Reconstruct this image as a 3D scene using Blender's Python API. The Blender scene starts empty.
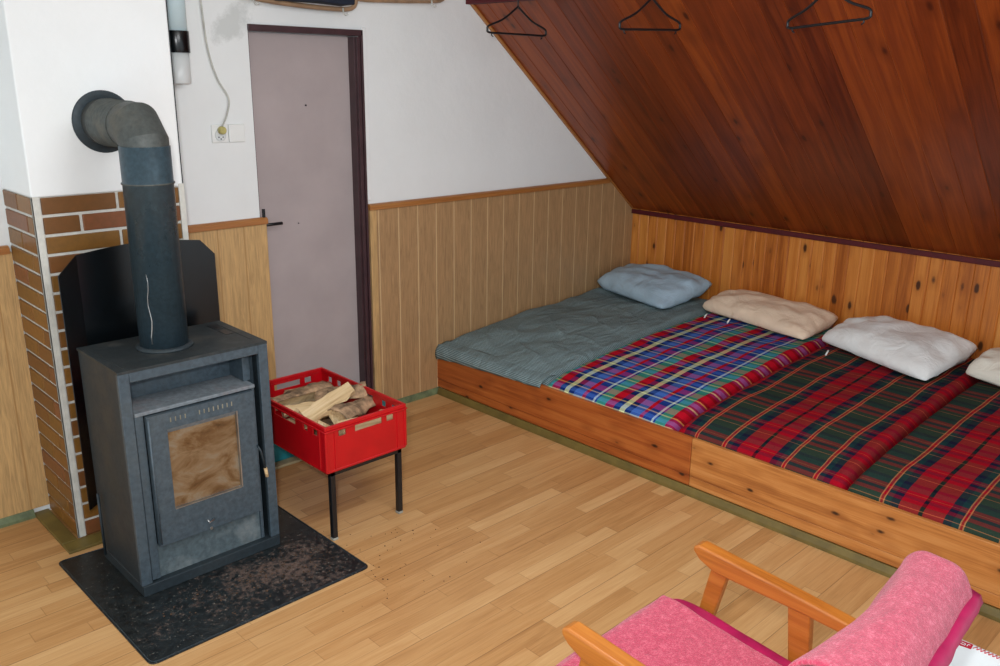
import bpy, bmesh, math, random
from mathutils import Vector, Matrix, noise
random.seed(7)
S = bpy.context.scene
C = S.collection
PI = math.pi

# ------------------------------------------------------------ camera, world, light, exposure
CAM = Vector((-2.6186, -3.6974, 1.798))
yaw, pit, rol = math.radians(-44.2585), math.radians(-16.5707), math.radians(0.7811)
d = Vector((-math.sin(yaw)*math.cos(pit), math.cos(yaw)*math.cos(pit), math.sin(pit)))
r0 = d.cross(Vector((0, 0, 1))).normalized(); u0 = r0.cross(d)
rr = math.cos(rol)*r0 + math.sin(rol)*u0; uu = -math.sin(rol)*r0 + math.cos(rol)*u0
cd = bpy.data.cameras.new('camera'); cam = bpy.data.objects.new('camera', cd); C.objects.link(cam)
M = Matrix((rr, uu, -d)).transposed().to_4x4(); M.translation = CAM
cam.matrix_world = M
cd.sensor_width = 36; cd.lens = 862.7137/1000*36; cd.clip_start = 0.02
S.camera = cam
w = bpy.data.worlds.new('world'); S.world = w; w.use_nodes = True
w.node_tree.nodes['Background'].inputs[0].default_value = (0.84, 0.94, 1.0, 1)
w.node_tree.nodes['Background'].inputs[1].default_value = 0.84
def area(name, loc, target, size, power, col):
    l = bpy.data.lights.new(name, 'AREA'); l.energy = power; l.size = size; l.color = col
    o = bpy.data.objects.new(name, l); C.objects.link(o); o.location = loc
    o.rotation_euler = (Vector(target)-Vector(loc)).to_track_quat('-Z', 'Y').to_euler()
    return o
area('camera_flash', CAM - rr*0.10 + uu*0.16, (0.0, -1.2, 0.9), 0.10, 29, (0.97, 0.985, 1.0))
area('added_fill', (-0.9, -2.3, 2.33), (-0.2, -1.3, 0.4), 1.0, 26, (0.95, 0.98, 1.0))  # unseen soft fill under the ceiling, added to brighten the far wall
S.view_settings.view_transform = 'Standard'; S.view_settings.look = 'None'
S.view_settings.gamma = 1; S.view_settings.use_curve_mapping = False
S.view_settings.exposure = 0.41

# ------------------------------------------------------------ material helpers
def lin(c):
    o = []
    for v in c[:3]:
        v = v/255.0
        o.append(v/12.92 if v <= 0.04045 else ((v+0.055)/1.055)**2.4)
    return (*o, 1)
class NT:
    def __init__(s, name, rough=0.5, spec=0.5, metal=0.0):
        s.m = bpy.data.materials.new(name); s.m.use_nodes = True
        s.t = s.m.node_tree; s.b = s.t.nodes['Principled BSDF']
        s.b.inputs['Roughness'].default_value = rough
        s.b.inputs['Specular IOR Level'].default_value = spec
        s.b.inputs['Metallic'].default_value = metal
        s.obj = None
    def n(s, typ, **kw):
        x = s.t.nodes.new(typ)
        for k, v in kw.items(): setattr(x, k, v)
        return x
    def l(s, a, b): s.t.links.new(a, b)
    def setin(s, sock, v):
        if hasattr(v, 'is_linked') or isinstance(v, bpy.types.NodeSocket): s.l(v, sock)
        else: sock.default_value = v
    def co(s):
        if s.obj is None: s.obj = s.n('ShaderNodeTexCoord').outputs['Object']
        return s.obj
    def map(s, scale=(1, 1, 1), loc=(0, 0, 0), rot=(0, 0, 0), src=None):
        x = s.n('ShaderNodeMapping'); s.l(src or s.co(), x.inputs[0])
        x.inputs['Scale'].default_value = scale; x.inputs['Location'].default_value = loc; x.inputs['Rotation'].default_value = rot
        return x.outputs[0]
    def sep(s, v):
        x = s.n('ShaderNodeSeparateXYZ'); s.l(v, x.inputs[0]); return x.outputs
    def comb(s, a, b, c=0.0):
        x = s.n('ShaderNodeCombineXYZ')
        for i, v in enumerate((a, b, c)): s.setin(x.inputs[i], v)
        return x.outputs[0]
    def math(s, op, a, b=0.0, c=0.0):
        x = s.n('ShaderNodeMath', operation=op)
        s.setin(x.inputs[0], a); s.setin(x.inputs[1], b); s.setin(x.inputs[2], c)
        return x.outputs[0]
    def noise(s, vec, scale=5, detail=4, rough=0.55, dist=0.0):
        x = s.n('ShaderNodeTexNoise'); s.l(vec, x.inputs['Vector'])
        x.inputs['Scale'].default_value = scale; x.inputs['Detail'].default_value = detail
        x.inputs['Roughness'].default_value = rough; x.inputs['Distortion'].default_value = dist
        return x.outputs[0]
    def white(s, vec):
        x = s.n('ShaderNodeTexWhiteNoise', noise_dimensions='3D'); s.l(vec, x.inputs['Vector']); return x.outputs['Value']
    def vor(s, vec, scale=1.0, feature='F1', rnd=1.0):
        x = s.n('ShaderNodeTexVoronoi', feature=feature); s.l(vec, x.inputs['Vector']); x.inputs['Scale'].default_value = scale
        x.inputs['Randomness'].default_value = rnd
        return x.outputs['Distance']
    def ramp(s, fac, stops, mode='LINEAR'):
        x = s.n('ShaderNodeValToRGB'); s.l(fac, x.inputs[0]); cr = x.color_ramp; cr.interpolation = mode
        while len(cr.elements) > 1: cr.elements.remove(cr.elements[-1])
        cr.elements[0].position = stops[0][0]; cr.elements[0].color = lin(stops[0][1])
        for p, c in stops[1:]:
            e = cr.elements.new(p); e.color = lin(c)
        return x.outputs[0]
    def mr(s, v, a, b, c=0.0, e=1.0):
        x = s.n('ShaderNodeMapRange'); s.l(v, x.inputs[0])
        for i, q in enumerate((a, b, c, e)): x.inputs[1+i].default_value = q
        return x.outputs[0]
    def mix(s, fac, a, b, blend='MIX'):
        x = s.n('ShaderNodeMix', data_type='RGBA', blend_type=blend)
        s.setin(x.inputs[0], fac)
        s.setin(x.inputs[6], lin(a) if isinstance(a, tuple) else a)
        s.setin(x.inputs[7], lin(b) if isinstance(b, tuple) else b)
        return x.outputs[2]
    def col(s, c):
        if isinstance(c, tuple): s.b.inputs['Base Color'].default_value = lin(c)
        else: s.l(c, s.b.inputs['Base Color'])
    def bump(s, h, strength=0.3, dist=0.01):
        x = s.n('ShaderNodeBump'); s.l(h, x.inputs['Height'])
        x.inputs['Strength'].default_value = strength; x.inputs['Distance'].default_value = dist
        s.l(x.outputs[0], s.b.inputs['Normal'])

def plain(name, c, rough=0.5, spec=0.5, metal=0.0, var=0.12, scale=12, bump=0.0, bscale=80):
    k = NT(name, rough, spec, metal)
    f = k.noise(k.co(), scale, 5)
    c2 = tuple(min(255, x*(1+var)) for x in c); c1 = tuple(x*(1-var) for x in c)
    k.col(k.ramp(f, [(0.3, c1), (0.7, c2)]))
    if bump: k.bump(k.noise(k.co(), bscale, 3), bump, 0.004)
    return k.m

def wood(name, base, dark, light, along=0, width=None, across=1, rough=0.35, knots=True, kscale=1.0, plankvar=0.25, spec=0.5, third=None, coat=0.0, kd=0.38, grain=1.0, kt=0.0):
    """planks run along axis `along`; `across` counts them every `width` metres"""
    k = NT(name, rough, spec)
    if third is None: third = 3-along-across
    sx = k.sep(k.co())
    A, B, T = sx[along], sx[across], sx[third]
    if width:
        idx = k.math('FLOOR', k.math('DIVIDE', B, width))
    else: idx = k.math('FLOOR', k.math('MULTIPLY', B, 0.0))
    rnd = k.white(k.comb(idx, 3.1, 7.7))
    shift = k.math('MULTIPLY', rnd, 9.0)
    v = k.comb(k.math('MULTIPLY', k.math('ADD', A, shift), 1.6), k.math('MULTIPLY', B, 28.0), k.math('MULTIPLY', T, 28.0))
    g1 = k.noise(v, 1.0, 5, 0.6, 0.6)
    v2 = k.comb(k.math('MULTIPLY', k.math('ADD', A, shift), 4.0), k.math('MULTIPLY', B, 160.0), k.math('MULTIPLY', T, 160.0))
    g2 = k.noise(v2, 1.0, 3, 0.6)
    f = k.math('ADD', k.math('MULTIPLY', g1, 0.7), k.math('MULTIPLY', g2, 0.3))
    f = k.math('ADD', f, k.math('MULTIPLY', k.math('SUBTRACT', rnd, 0.5), plankvar))
    c = k.ramp(f, [(0.5-0.2*grain, dark), (0.5, base), (0.5+0.22*grain, light)])
    if knots:
        kv = k.comb(k.math('MULTIPLY', k.math('ADD', A, shift), 5.0*kscale), k.math('MULTIPLY', B, 11.0*kscale), k.math('MULTIPLY', T, 11*kscale))
        dd = k.vor(kv, 1.0)
        dd = k.math('ADD', dd, k.math('MULTIPLY', k.noise(k.co(), 60, 2), 0.06))
        kn = k.mr(dd, 0.09+kt, 0.16+kt, 1.0, 0.0)
        halo = k.mr(dd, 0.14, 0.42, 0.45, 0.0)
        c = k.mix(halo, c, dark)
        c = k.mix(kn, c, tuple(x*kd for x in dark))
    k.col(c)
    k.bump(f, 0.12, 0.002)
    if coat: k.b.inputs['Coat Weight'].default_value = coat; k.b.inputs['Coat Roughness'].default_value = 0.25
    return k.m

def plaster(name, c, stain=False):
    k = NT(name, 0.85, 0.2)
    f = k.noise(k.co(), 2.0, 6, 0.6)
    col = k.ramp(f, [(0.3, tuple(x*0.972 for x in c)), (0.7, c)])
    if stain:
        s = k.sep(k.co())
        dx = k.math('DIVIDE', k.math('ADD', s[0], 0.685), 0.105); dz = k.math('DIVIDE', k.math('SUBTRACT', s[2], 2.005), 0.075)
        dz = k.math('SUBTRACT', dz, k.math('MULTIPLY', dx, 0.7))
        r = k.math('SQRT', k.math('ADD', k.math('MULTIPLY', dx, dx), k.math('MULTIPLY', dz, dz)))
        r = k.math('ADD', r, k.math('MULTIPLY', k.math('SUBTRACT', k.noise(k.co(), 16, 5, 0.7), 0.5), 2.2))
        col = k.mix(k.mr(r, 0.55, 1.1, 0.6, 0.0), col, (188, 192, 190))
    k.col(col)
    k.bump(k.noise(k.co(), 14, 6, 0.6), 0.22, 0.012)
    return k.m

WHITE = plaster('white_plaster', (238, 240, 240))
WHITE_ST = plaster('stained_white_plaster', (234, 237, 237), True)

def floor_mat():
    k = NT('laminate_floor', 0.34, 0.4)
    s = k.sep(k.co()); x, y = s[0], s[1]
    row = k.math('FLOOR', k.math('DIVIDE', y, 0.0655))
    off = k.math('MULTIPLY', k.white(k.comb(row, 1.7, 0.3)), 5.0)
    xc = k.math('ADD', k.math('DIVIDE', x, 0.52), off)
    cell = k.math('FLOOR', xc)
    rnd = k.white(k.comb(cell, row, 2.0))
    rnd2 = k.white(k.comb(cell, row, 9.0))
    v = k.comb(k.math('ADD', k.math('MULTIPLY', x, 2.2), k.math('MULTIPLY', rnd2, 30.0)), k.math('MULTIPLY', y, 34.0), rnd)
    g = k.noise(v, 1.0, 5, 0.6, 1.2)
    v2 = k.comb(k.math('MULTIPLY', x, 8.0), k.math('MULTIPLY', y, 260.0), rnd)
    g2 = k.noise(v2, 1.0, 2, 0.5)
    f = k.math('ADD', k.math('MULTIPLY', g, 0.42), k.math('MULTIPLY', g2, 0.22))
    f = k.math('ADD', f, k.math('ADD', 0.12, k.math('MULTIPLY', rnd, 0.24)))
    c = k.ramp(f, [(0.30, (158, 110, 64)), (0.50, (190, 142, 90)), (0.68, (206, 162, 110)), (0.88, (220, 182, 132))])
    # narrow printed seams between the strips
    fx = k.math('FRACT', xc); fy = k.math('FRACT', k.math('DIVIDE', y, 0.0655))
    ex = k.math('LESS_THAN', fx, 0.006); ey = k.math('LESS_THAN', fy, 0.03)
    fy3 = k.math('FRACT', k.math('DIVIDE', y, 0.1965)); e3 = k.math('LESS_THAN', fy3, 0.014)
    c = k.mix(k.math('MULTIPLY', k.math('MAXIMUM', ex, ey), 0.35), c, (120, 80, 45))
    c = k.mix(k.math('MULTIPLY', e3, 0.5), c, (95, 62, 35))
    k.col(c)
    return k.m
FLOOR = floor_mat()

def laminate_panel(name, base, line, pitch, x0, lw=0.006):
    k = NT(name, 0.42, 0.4)
    s = k.sep(k.co())
    v = k.comb(k.math('MULTIPLY', s[0], 60.0), s[1], k.math('MULTIPLY', s[2], 5.0))
    g = k.noise(v, 1.0, 5, 0.6, 1.5)
    v = k.comb(k.math('MULTIPLY', s[0], 240.0), s[1], k.math('MULTIPLY', s[2], 9.0))
    g2 = k.noise(v, 1.0, 3, 0.6)
    f = k.math('ADD', k.math('MULTIPLY', g, 0.6), k.math('MULTIPLY', g2, 0.4))
    c = k.ramp(f, [(0.35, tuple(x*0.84 for x in base)), (0.55, base), (0.7, tuple(min(255, x*1.08) for x in base))])
    fr = k.math('FRACT', k.math('DIVIDE', k.math('SUBTRACT', s[0], x0), pitch))
    e = k.math('LESS_THAN', fr, lw/pitch)
    k.col(k.mix(e, c, line))
    return k.m
PANEL_R = laminate_panel('beige_wood_grain_panel', (176, 139, 98), (208, 178, 134), 0.1313, 0.0655)
PANEL_L = laminate_panel('tan_wood_grain_panel', (200, 162, 110), (172, 132, 84), 0.1313, -0.704)
MOULD = wood('orange_moulding', (168, 110, 56), (140, 84, 38), (186, 130, 74), along=0, across=2, knots=False)
PINE_W = wood('knee_wall_pine', (198, 118, 46), (150, 76, 22), (222, 150, 72), along=2, across=1, width=0.075, rough=0.36, plankvar=0.24, kscale=1.05, grain=1.15, kd=0.5, kt=0.045)
SLOPE = wood('lacquered_slope_boards', (122, 52, 18), (86, 32, 9), (152, 72, 24), along=0, across=1, width=0.120, rough=0.36, plankvar=0.30, kscale=0.8, coat=0.08, kd=0.85, grain=1.15, spec=0.35)
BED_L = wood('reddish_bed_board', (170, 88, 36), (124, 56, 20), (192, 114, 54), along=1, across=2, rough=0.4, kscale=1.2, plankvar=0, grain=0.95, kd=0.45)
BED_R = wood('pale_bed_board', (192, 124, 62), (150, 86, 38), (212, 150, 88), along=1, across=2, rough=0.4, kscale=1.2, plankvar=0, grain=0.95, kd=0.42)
ARMW = wood('orange_beech', (182, 108, 40), (150, 82, 28), (198, 128, 54), along=1, across=2, rough=0.28, knots=False, coat=0.3)
LOGW = wood('split_firewood', (204, 176, 132), (142, 104, 66), (232, 212, 176), along=0, across=1, rough=0.8, knots=False)
CRIMSON = plain('dark_crimson_paint', (80, 4, 16), 0.65)
OLIVE = plain('olive_trim', (108, 92, 44), 0.5, var=0.12, scale=12)
GREENT = plain('green_grey_trim', (104, 116, 84), 0.5, var=0.2, scale=20)
TEAL = plain('teal_paint', (22, 128, 140), 0.5)
BEIGE = plain('beige_trim', (170, 158, 122), 0.5)
DOORM = plain('mauve_door', (172, 160, 160), 0.5, var=0.03, scale=4)
FRAME = plain('brown_door_frame', (66, 44, 48), 0.35)
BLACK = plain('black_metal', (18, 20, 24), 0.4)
BLACKG = plain('black_gloss_sheet', (8, 12, 15), 0.25, var=0.3)
def stove_metal(name, c, dust=(120, 118, 108), amount=0.5, rough=0.45, scale=3.0, metal=0.25):
    k = NT(name, rough, 0.45, metal)
    n1 = k.noise(k.co(), scale, 8, 0.65)
    n2 = k.noise(k.co(), 60, 4, 0.6)
    base = k.ramp(n2, [(0.3, tuple(x*0.88 for x in c)), (0.7, tuple(x*1.1 for x in c))])
    k.col(k.mix(k.mr(n1, 0.52, 0.78, 0.0, amount), base, dust))
    k.l(k.mr(n1, 0.4, 0.75, rough, min(1, rough+0.3)), k.b.inputs['Roughness'])
    k.bump(n2, 0.05, 0.002)
    return k.m
STOVE = stove_metal('slate_stove_paint', (72, 86, 96), amount=0.25, rough=0.38)
STOVE_D = stove_metal('dark_stove_paint', (44, 54, 60), dust=(80, 82, 78), amount=0.3)
STOVE_T = stove_metal('stove_top', (46, 52, 54), dust=(112, 106, 96), amount=0.6, scale=6)
ASHP = stove_metal('ash_dusted_panel', (84, 98, 104), dust=(150, 156, 156), amount=0.8, scale=7, rough=0.7)
DUSTSH = stove_metal('dusty_shelf', (118, 126, 132), dust=(150, 130, 128), amount=0.6, scale=8, rough=0.7)
PIPE = stove_metal('pipe_paint', (58, 76, 86), dust=(84, 100, 108), amount=0.12, rough=0.27, metal=0.35)
PIPE_H = stove_metal('heat_worn_pipe', (76, 80, 78), dust=(112, 106, 94), amount=0.8, rough=0.5, scale=7)
STEEL = plain('bright_steel', (170, 172, 172), 0.3, metal=0.9)
def plate_mat():
    k = NT('hearth_plate_enamel', 0.38, 0.5)
    s = k.sep(k.co())
    n1 = k.noise(k.co(), 5, 8, 0.7); n2 = k.noise(k.co(), 45, 6, 0.75)
    # rust and ash settle in front of the stove
    dx = k.math('DIVIDE', k.math('ADD', s[0], 1.22), 0.36); dy = k.math('DIVIDE', k.math('ADD', s[1], 1.09), 0.17)
    r = k.math('SQRT', k.math('ADD', k.math('MULTIPLY', dx, dx), k.math('MULTIPLY', dy, dy)))
    m = k.math('ADD', k.math('SUBTRACT', 0.56, k.math('MULTIPLY', r, 0.28)), k.math('MULTIPLY', k.math('SUBTRACT', n1, 0.5), 0.9))
    m = k.math('ADD', m, k.math('MULTIPLY', k.math('SUBTRACT', n2, 0.5), 1.5))
    c = k.ramp(k.noise(k.co(), 30, 5, .7), [(0.35, (13, 17, 19)), (0.75, (40, 46, 48))])
    c = k.mix(k.mr(m, 0.32, 0.62, 0, 0.85), c, (104, 84, 74))
    n3 = k.noise(k.co(), 90, 3, 0.6)
    c = k.mix(k.mr(n3, 0.64, 0.72, 0, 0.7), c, (120, 120, 112))
    k.col(c); k.l(k.mr(m, 0.2, 0.6, 0.33, 0.9), k.b.inputs['Roughness'])
    k.bump(n2, 0.2, 0.003)
    return k.m
PLATE = plate_mat()
def glass_soot():
    k = NT('sooty_stove_glass', 0.18, 0.6)
    n = k.noise(k.map((1.0, 1, 1.8)), 7, 6, 0.6, 0.8)
    k.col(k.ramp(n, [(0.28, (66, 44, 26)), (0.42, (100, 72, 44)), (0.55, (122, 98, 72)), (0.72, (132, 122, 106))]))
    return k.m
SOOT = glass_soot()
def brick_mat():
    k = NT('brick_slips', 0.42, 0.4)
    g = k.n('ShaderNodeNewGeometry').outputs['Random Per Island']
    c = k.ramp(g, [(0.0, (124, 86, 36)), (0.4, (140, 94, 38)), (0.75, (114, 72, 34)), (1.0, (132, 78, 48))])
    n = k.noise(k.co(), 45, 5, 0.6)
    k.col(k.mix(k.mr(n, 0.35, 0.75, 0, 0.5), c, (92, 64, 28)))
    k.bump(n, 0.2, 0.003)
    return k.m
BRICK = brick_mat()
GROUT = plain('pale_grout', (206, 204, 196), 0.8, var=0.05, scale=30)
RED = plain('red_crate_plastic', (182, 8, 20), 0.32, var=0.04)
WHITEP = plain('white_plastic', (232, 234, 232), 0.35, var=0.01)
GREYP = plain('grey_white_tube', (214, 218, 218), 0.3, var=0.01)
BLUEP = plain('pale_blue_tube', (206, 228, 234), 0.25, var=0.01)
YELL = plain('yellowed_plug', (190, 180, 110), 0.4)
CABLE = plain('grey_cable', (186, 186, 178), 0.45)
RACKW = plain('bent_brown_rail', (146, 118, 92), 0.35, var=0.15)
CLEAR = plain('milky_hook', (196, 196, 190), 0.25)
NAVY = plain('navy_cloth', (22, 30, 48), 0.85)
BARK = plain('grey_brown_bark', (120, 98, 76), 0.9, var=0.65, scale=22, bump=0.8, bscale=40)
SLOTM = plain('ash_grey_slot', (128, 124, 108), 0.8)
RUBBER = plain('worn_rubber_foot', (150, 150, 140), 0.7)
CRUMB = plain('wood_crumbs', (70, 52, 38), 0.9, var=0.4, scale=60)

def terry(name, c, hi):
    k = NT(name, 0.95, 0.1)
    n = k.noise(k.co(), 230, 4, 0.7); n2 = k.noise(k.co(), 60, 4, 0.6)
    f = k.math('ADD', k.math('MULTIPLY', n, 0.6), k.math('MULTIPLY', n2, 0.4))
    k.col(k.ramp(f, [(0.36, tuple(x*0.88 for x in c)), (0.5, c), (0.64, hi)]))
    k.bump(f, 0.9, 0.006)
    k.b.inputs['Sheen Weight'].default_value = 0.35
    return k.m
TERRY = terry('pink_terry', (196, 62, 92), (222, 112, 134))
MAGENTA = plain('magenta_satin', (168, 18, 78), 0.5, var=0.12)
def cloth(name, c, var=0.05, wr=0.35):
    k = NT(name, 0.9, 0.15)
    n = k.noise(k.co(), 5, 5, 0.6, 1.0)
    k.col(k.ramp(n, [(0.3, tuple(x*(1-var) for x in c)), (0.7, tuple(min(255, x*(1+var)) for x in c))]))
    a = k.noise(k.map((1, 1, 1)), 9, 3, 0.5, 1.5); b = k.noise(k.co(), 420, 2)
    k.bump(k.math('ADD', a, k.math('MULTIPLY', b, 0.04)), wr, 0.03)
    return k.m
P_BLUE = cloth('pale_blue_pillowcase', (168, 192, 208), 0.06)
P_PEACH = cloth('peach_pillowcase', (238, 214, 188), 0.03)
P_WHITE = cloth('white_pillowcase', (238, 240, 238), 0.02)
P_CREAM = cloth('cream_pillowcase', (238, 234, 220), 0.02)
def stripe_sheet():
    k = NT('fine_striped_teal_sheet', 0.85, 0.15)
    s = k.sep(k.co())
    v = k.math('ADD', s[0], k.math('MULTIPLY', s[2], 1.0))
    v = k.math('ADD', v, k.math('MULTIPLY', k.noise(k.co(), 3, 2), 0.02))
    fr = k.math('FRACT', k.math('DIVIDE', v, 0.0125))
    e = k.math('LESS_THAN', fr, 0.30)
    n = k.noise(k.co(), 3, 4)
    c = k.ramp(n, [(0.3, (86, 106, 110)), (0.7, (104, 124, 126))])
    k.col(k.mix(k.math('MULTIPLY', e, 0.55), c, (190, 206, 208)))
    k.bump(k.noise(k.map((1.3, 3.0, 1), rot=(0, 0, 0.5)), 3.0, 4, 0.6, 1.3), 0.55, 0.05)
    return k.m
SHEET = stripe_sheet()
def plaid(name, ystops, yper, y0, xstops, xper, x0, weft=0.42):
    k = NT(name, 0.9, 0.1)
    s = k.sep(k.co())
    wob = k.math('MULTIPLY', k.math('SUBTRACT', k.noise(k.co(), 2.2, 2), 0.5), 0.035)
    yy = k.math('ADD', k.math('MULTIPLY', s[1], -1.0), wob)
    fy = k.math('FRACT', k.math('DIVIDE', k.math('SUBTRACT', yy, y0), yper))
    xx = k.math('ADD', k.math('ADD', s[0], s[2]), wob)
    fx = k.math('FRACT', k.math('DIVIDE', k.math('SUBTRACT', xx, x0), xper))
    cy = k.ramp(fy, ystops, 'CONSTANT'); cx = k.ramp(fx, xstops, 'CONSTANT')
    c = k.mix(weft, cy, cx)
    n = k.noise(k.co(), 300, 2)
    c = k.mix(k.mr(n, 0.35, 0.7, 0.0, 0.22), c, (10, 8, 14))
    k.col(c)
    k.bump(k.noise(k.map((2.5, 1.5, 1)), 3.0, 4, 0.6, 1.0), 0.35, 0.03)
    return k.m
R_, BK, NV, TL, GR, LN = (176, 8, 28), (16, 12, 16), (26, 28, 52), (26, 58, 60), (46, 62, 50), (206, 134, 84)
CR = (150, 10, 36)
redsett = [(0, BK), (0.018, R_), (0.18, NV), (0.25, TL), (0.305, LN), (0.317, R_), (0.338, LN), (0.350, GR),
           (0.635, LN), (0.647, R_), (0.668, LN), (0.680, TL), (0.735, NV), (0.81, R_), (0.982, BK)]
redx = [(0, GR), (0.10, LN), (0.115, GR), (0.25, CR), (0.36, NV), (0.46, CR), (0.52, (196, 110, 60)), (0.535, CR), (0.62, TL), (0.78, NV), (0.88, GR)]
PLAID_R1 = plaid('red_tartan', redsett, 0.42, 2.045, redx, 0.235, 0.0)
PLAID_R2 = plaid('red_tartan_second', redsett, 0.42, 2.735, redx, 0.235, 0.05)
G2, R2, DB, CM, LV, LB = (70, 172, 144), (196, 14, 38), (20, 44, 108), (222, 232, 176), (74, 116, 200), (204, 224, 228)
bluey = [(0, G2), (0.13, R2), (0.27, DB), (0.37, CM), (0.45, DB), (0.55, LV), (0.70, R2), (0.76, (36, 70, 160)), (0.90, LB), (0.935, (36, 70, 160)), (0.965, G2)]
bluex = [(0, R2), (0.17, BK), (0.28, DB), (0.38, CM), (0.44, DB), (0.52, LV), (0.68, DB), (0.78, (228, 190, 100)), (0.83, BK), (0.93, R2)]
PLAID_B = plaid('blue_red_green_tartan', bluey, 0.35, 0.862, bluex, 0.215, 0.02, weft=0.42)

# ------------------------------------------------------------ mesh helpers
def link(name, bm, mats, parent=None, smooth=False, bevel=0.0, seg=2):
    me = bpy.data.meshes.new(name)
    bmesh.ops.recalc_face_normals(bm, faces=bm.faces)
    bm.to_mesh(me); bm.free()
    for m in (mats if isinstance(mats, list) else [mats]): me.materials.append(m)
    if smooth: me.polygons.foreach_set('use_smooth', [True]*len(me.polygons))
    o = bpy.data.objects.new(name, me); C.objects.link(o)
    if bevel:
        b = o.modifiers.new('bevel', 'BEVEL'); b.width = bevel; b.segments = seg; b.limit_method = 'ANGLE'; b.angle_limit = math.radians(40)
    if parent is not None:
        o.parent = parent; o.matrix_parent_inverse = Matrix.Translation(parent.location).inverted()
    return o
def tag(o, label, cat, group=None, kind=None):
    o['label'] = label
    if cat: o['category'] = cat
    if group: o['group'] = group
    if kind: o['kind'] = kind
    return o
def thing(name, loc, label, cat, group=None):
    o = bpy.data.objects.new(name, None); C.objects.link(o); o.location = loc; o.empty_display_size = 0.05
    return tag(o, label, cat, group)
def struct(name, bm, m, label=None, **kw):
    o = link(name, bm, m, **kw); o['kind'] = 'structure'
    if label: o['label'] = label
    return o
def box(bm, x0, x1, y0, y1, z0, z1, mi=0, mat=None):
    vs = [bm.verts.new((x, y, z)) for z in (z0, z1) for x, y in ((x0, y0), (x1, y0), (x1, y1), (x0, y1))]
    if mat is not None:
        for v in vs: v.co = mat @ v.co
    fs = [(0, 3, 2, 1), (4, 5, 6, 7), (0, 1, 5, 4), (1, 2, 6, 5), (2, 3, 7, 6), (3, 0, 4, 7)]
    for f in fs:
        q = bm.faces.new([vs[i] for i in f]); q.material_index = mi
    return vs
def BX(*a, **k):
    bm = bmesh.new(); box(bm, *a, **k); return bm
def prism(bm, pts, axis, a0, a1, mi=0):
    """polygon pts in the two other axes (in order), extruded along axis"""
    def P(p, a):
        if axis == 'x': return (a, p[0], p[1])
        if axis == 'y': return (p[0], a, p[1])
        return (p[0], p[1], a)
    A = [bm.verts.new(P(p, a0)) for p in pts]; B = [bm.verts.new(P(p, a1)) for p in pts]
    n = len(pts)
    fs = [bm.faces.new(A), bm.faces.new(B[::-1])]
    for i in range(n): fs.append(bm.faces.new((A[i], B[i], B[(i+1) % n], A[(i+1) % n])))
    for f in fs: f.material_index = mi
def tube(bm, pts, r, n=12, cap=True, mi=0):
    pts = [Vector(p) for p in pts]
    rs = r if isinstance(r, (list, tuple)) else [r]*len(pts)
    rings = []; up = None
    for i, p in enumerate(pts):
        t = (pts[min(i+1, len(pts)-1)] - pts[max(i-1, 0)]).normalized()
        if up is None:
            a = Vector((0, 0, 1)) if abs(t.z) < 0.9 else Vector((1, 0, 0))
            up = (a - t*a.dot(t)).normalized()
        else: up = (up - t*up.dot(t)).normalized()
        s = t.cross(up)
        rings.append([bm.verts.new(p + rs[i]*(math.cos(2*PI*k/n)*up + math.sin(2*PI*k/n)*s)) for k in range(n)])
    for a, b in zip(rings, rings[1:]):
        for k in range(n):
            f = bm.faces.new((a[k], a[(k+1) % n], b[(k+1) % n], b[k])); f.smooth = True; f.material_index = mi
    if cap:
        bm.faces.new(rings[0][::-1]).material_index = mi; bm.faces.new(rings[-1]).material_index = mi
def TB(*a, **k):
    bm = bmesh.new(); tube(bm, *a, **k); return bm
def spline(pts, n=8):
    P = [Vector(p) for p in pts]; out = []
    for i in range(len(P)-1):
        a = P[max(i-1, 0)]; b = P[i]; c = P[i+1]; e = P[min(i+2, len(P)-1)]
        for k in range(n):
            t = k/n
            out.append(0.5*((2*b)+(c-a)*t+(2*a-5*b+4*c-e)*t*t+(-a+3*b-3*c+e)*t**3))
    out.append(P[-1]); return out
def lathe(bm, prof, centre, axis='y', n=32, mi=0):
    """prof = [(radius, along)]"""
    c = Vector(centre); rings = []
    for r, a in prof:
        ring = []
        for k in range(n):
            t = 2*PI*k/n; u, v = r*math.cos(t), r*math.sin(t)
            o = Vector((u, a, v)) if axis == 'y' else (Vector((u, v, a)) if axis == 'z' else Vector((a, u, v)))
            ring.append(bm.verts.new(c+o))
        rings.append(ring)
    for a, b in zip(rings, rings[1:]):
        for k in range(n):
            f = bm.faces.new((a[k], a[(k+1) % n], b[(k+1) % n], b[k])); f.smooth = True; f.material_index = mi
    bm.faces.new(rings[0]); bm.faces.new(rings[-1][::-1])

# ------------------------------------------------------------ setting
XR, HK = 2.257, 0.925           # knee wall position and height
SX, SZ = 0.724, 2.179           # a point of the sloped ceiling's lower side
TAN = (SZ-HK)/(XR-SX)
CZ = 2.38                       # flat ceiling
CXE = SX-(CZ-SZ)/TAN
YB = -4.3                       # how far the room is built towards the viewer
XL = -3.4
fl = BX(XL, XR+0.1, YB, 0.12, -0.05, 0.0)
struct('floor', fl, FLOOR, 'light wood strip laminate floor')
bm = bmesh.new()
box(bm, XL, -0.607, 0, 0.14, 0, CZ)
prism(bm, [(-0.607, 2.003), (0.0, 2.003), (0.0, CZ), (-0.607, CZ)], 'y', 0, 0.14)
prism(bm, [(0, 0), (XR, 0), (XR, HK), (SX, SZ), (CXE, CZ), (0, CZ)], 'y', 0, 0.14)
struct('wall_back', bm, WHITE_ST, 'white plastered gable wall with the door')
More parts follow.
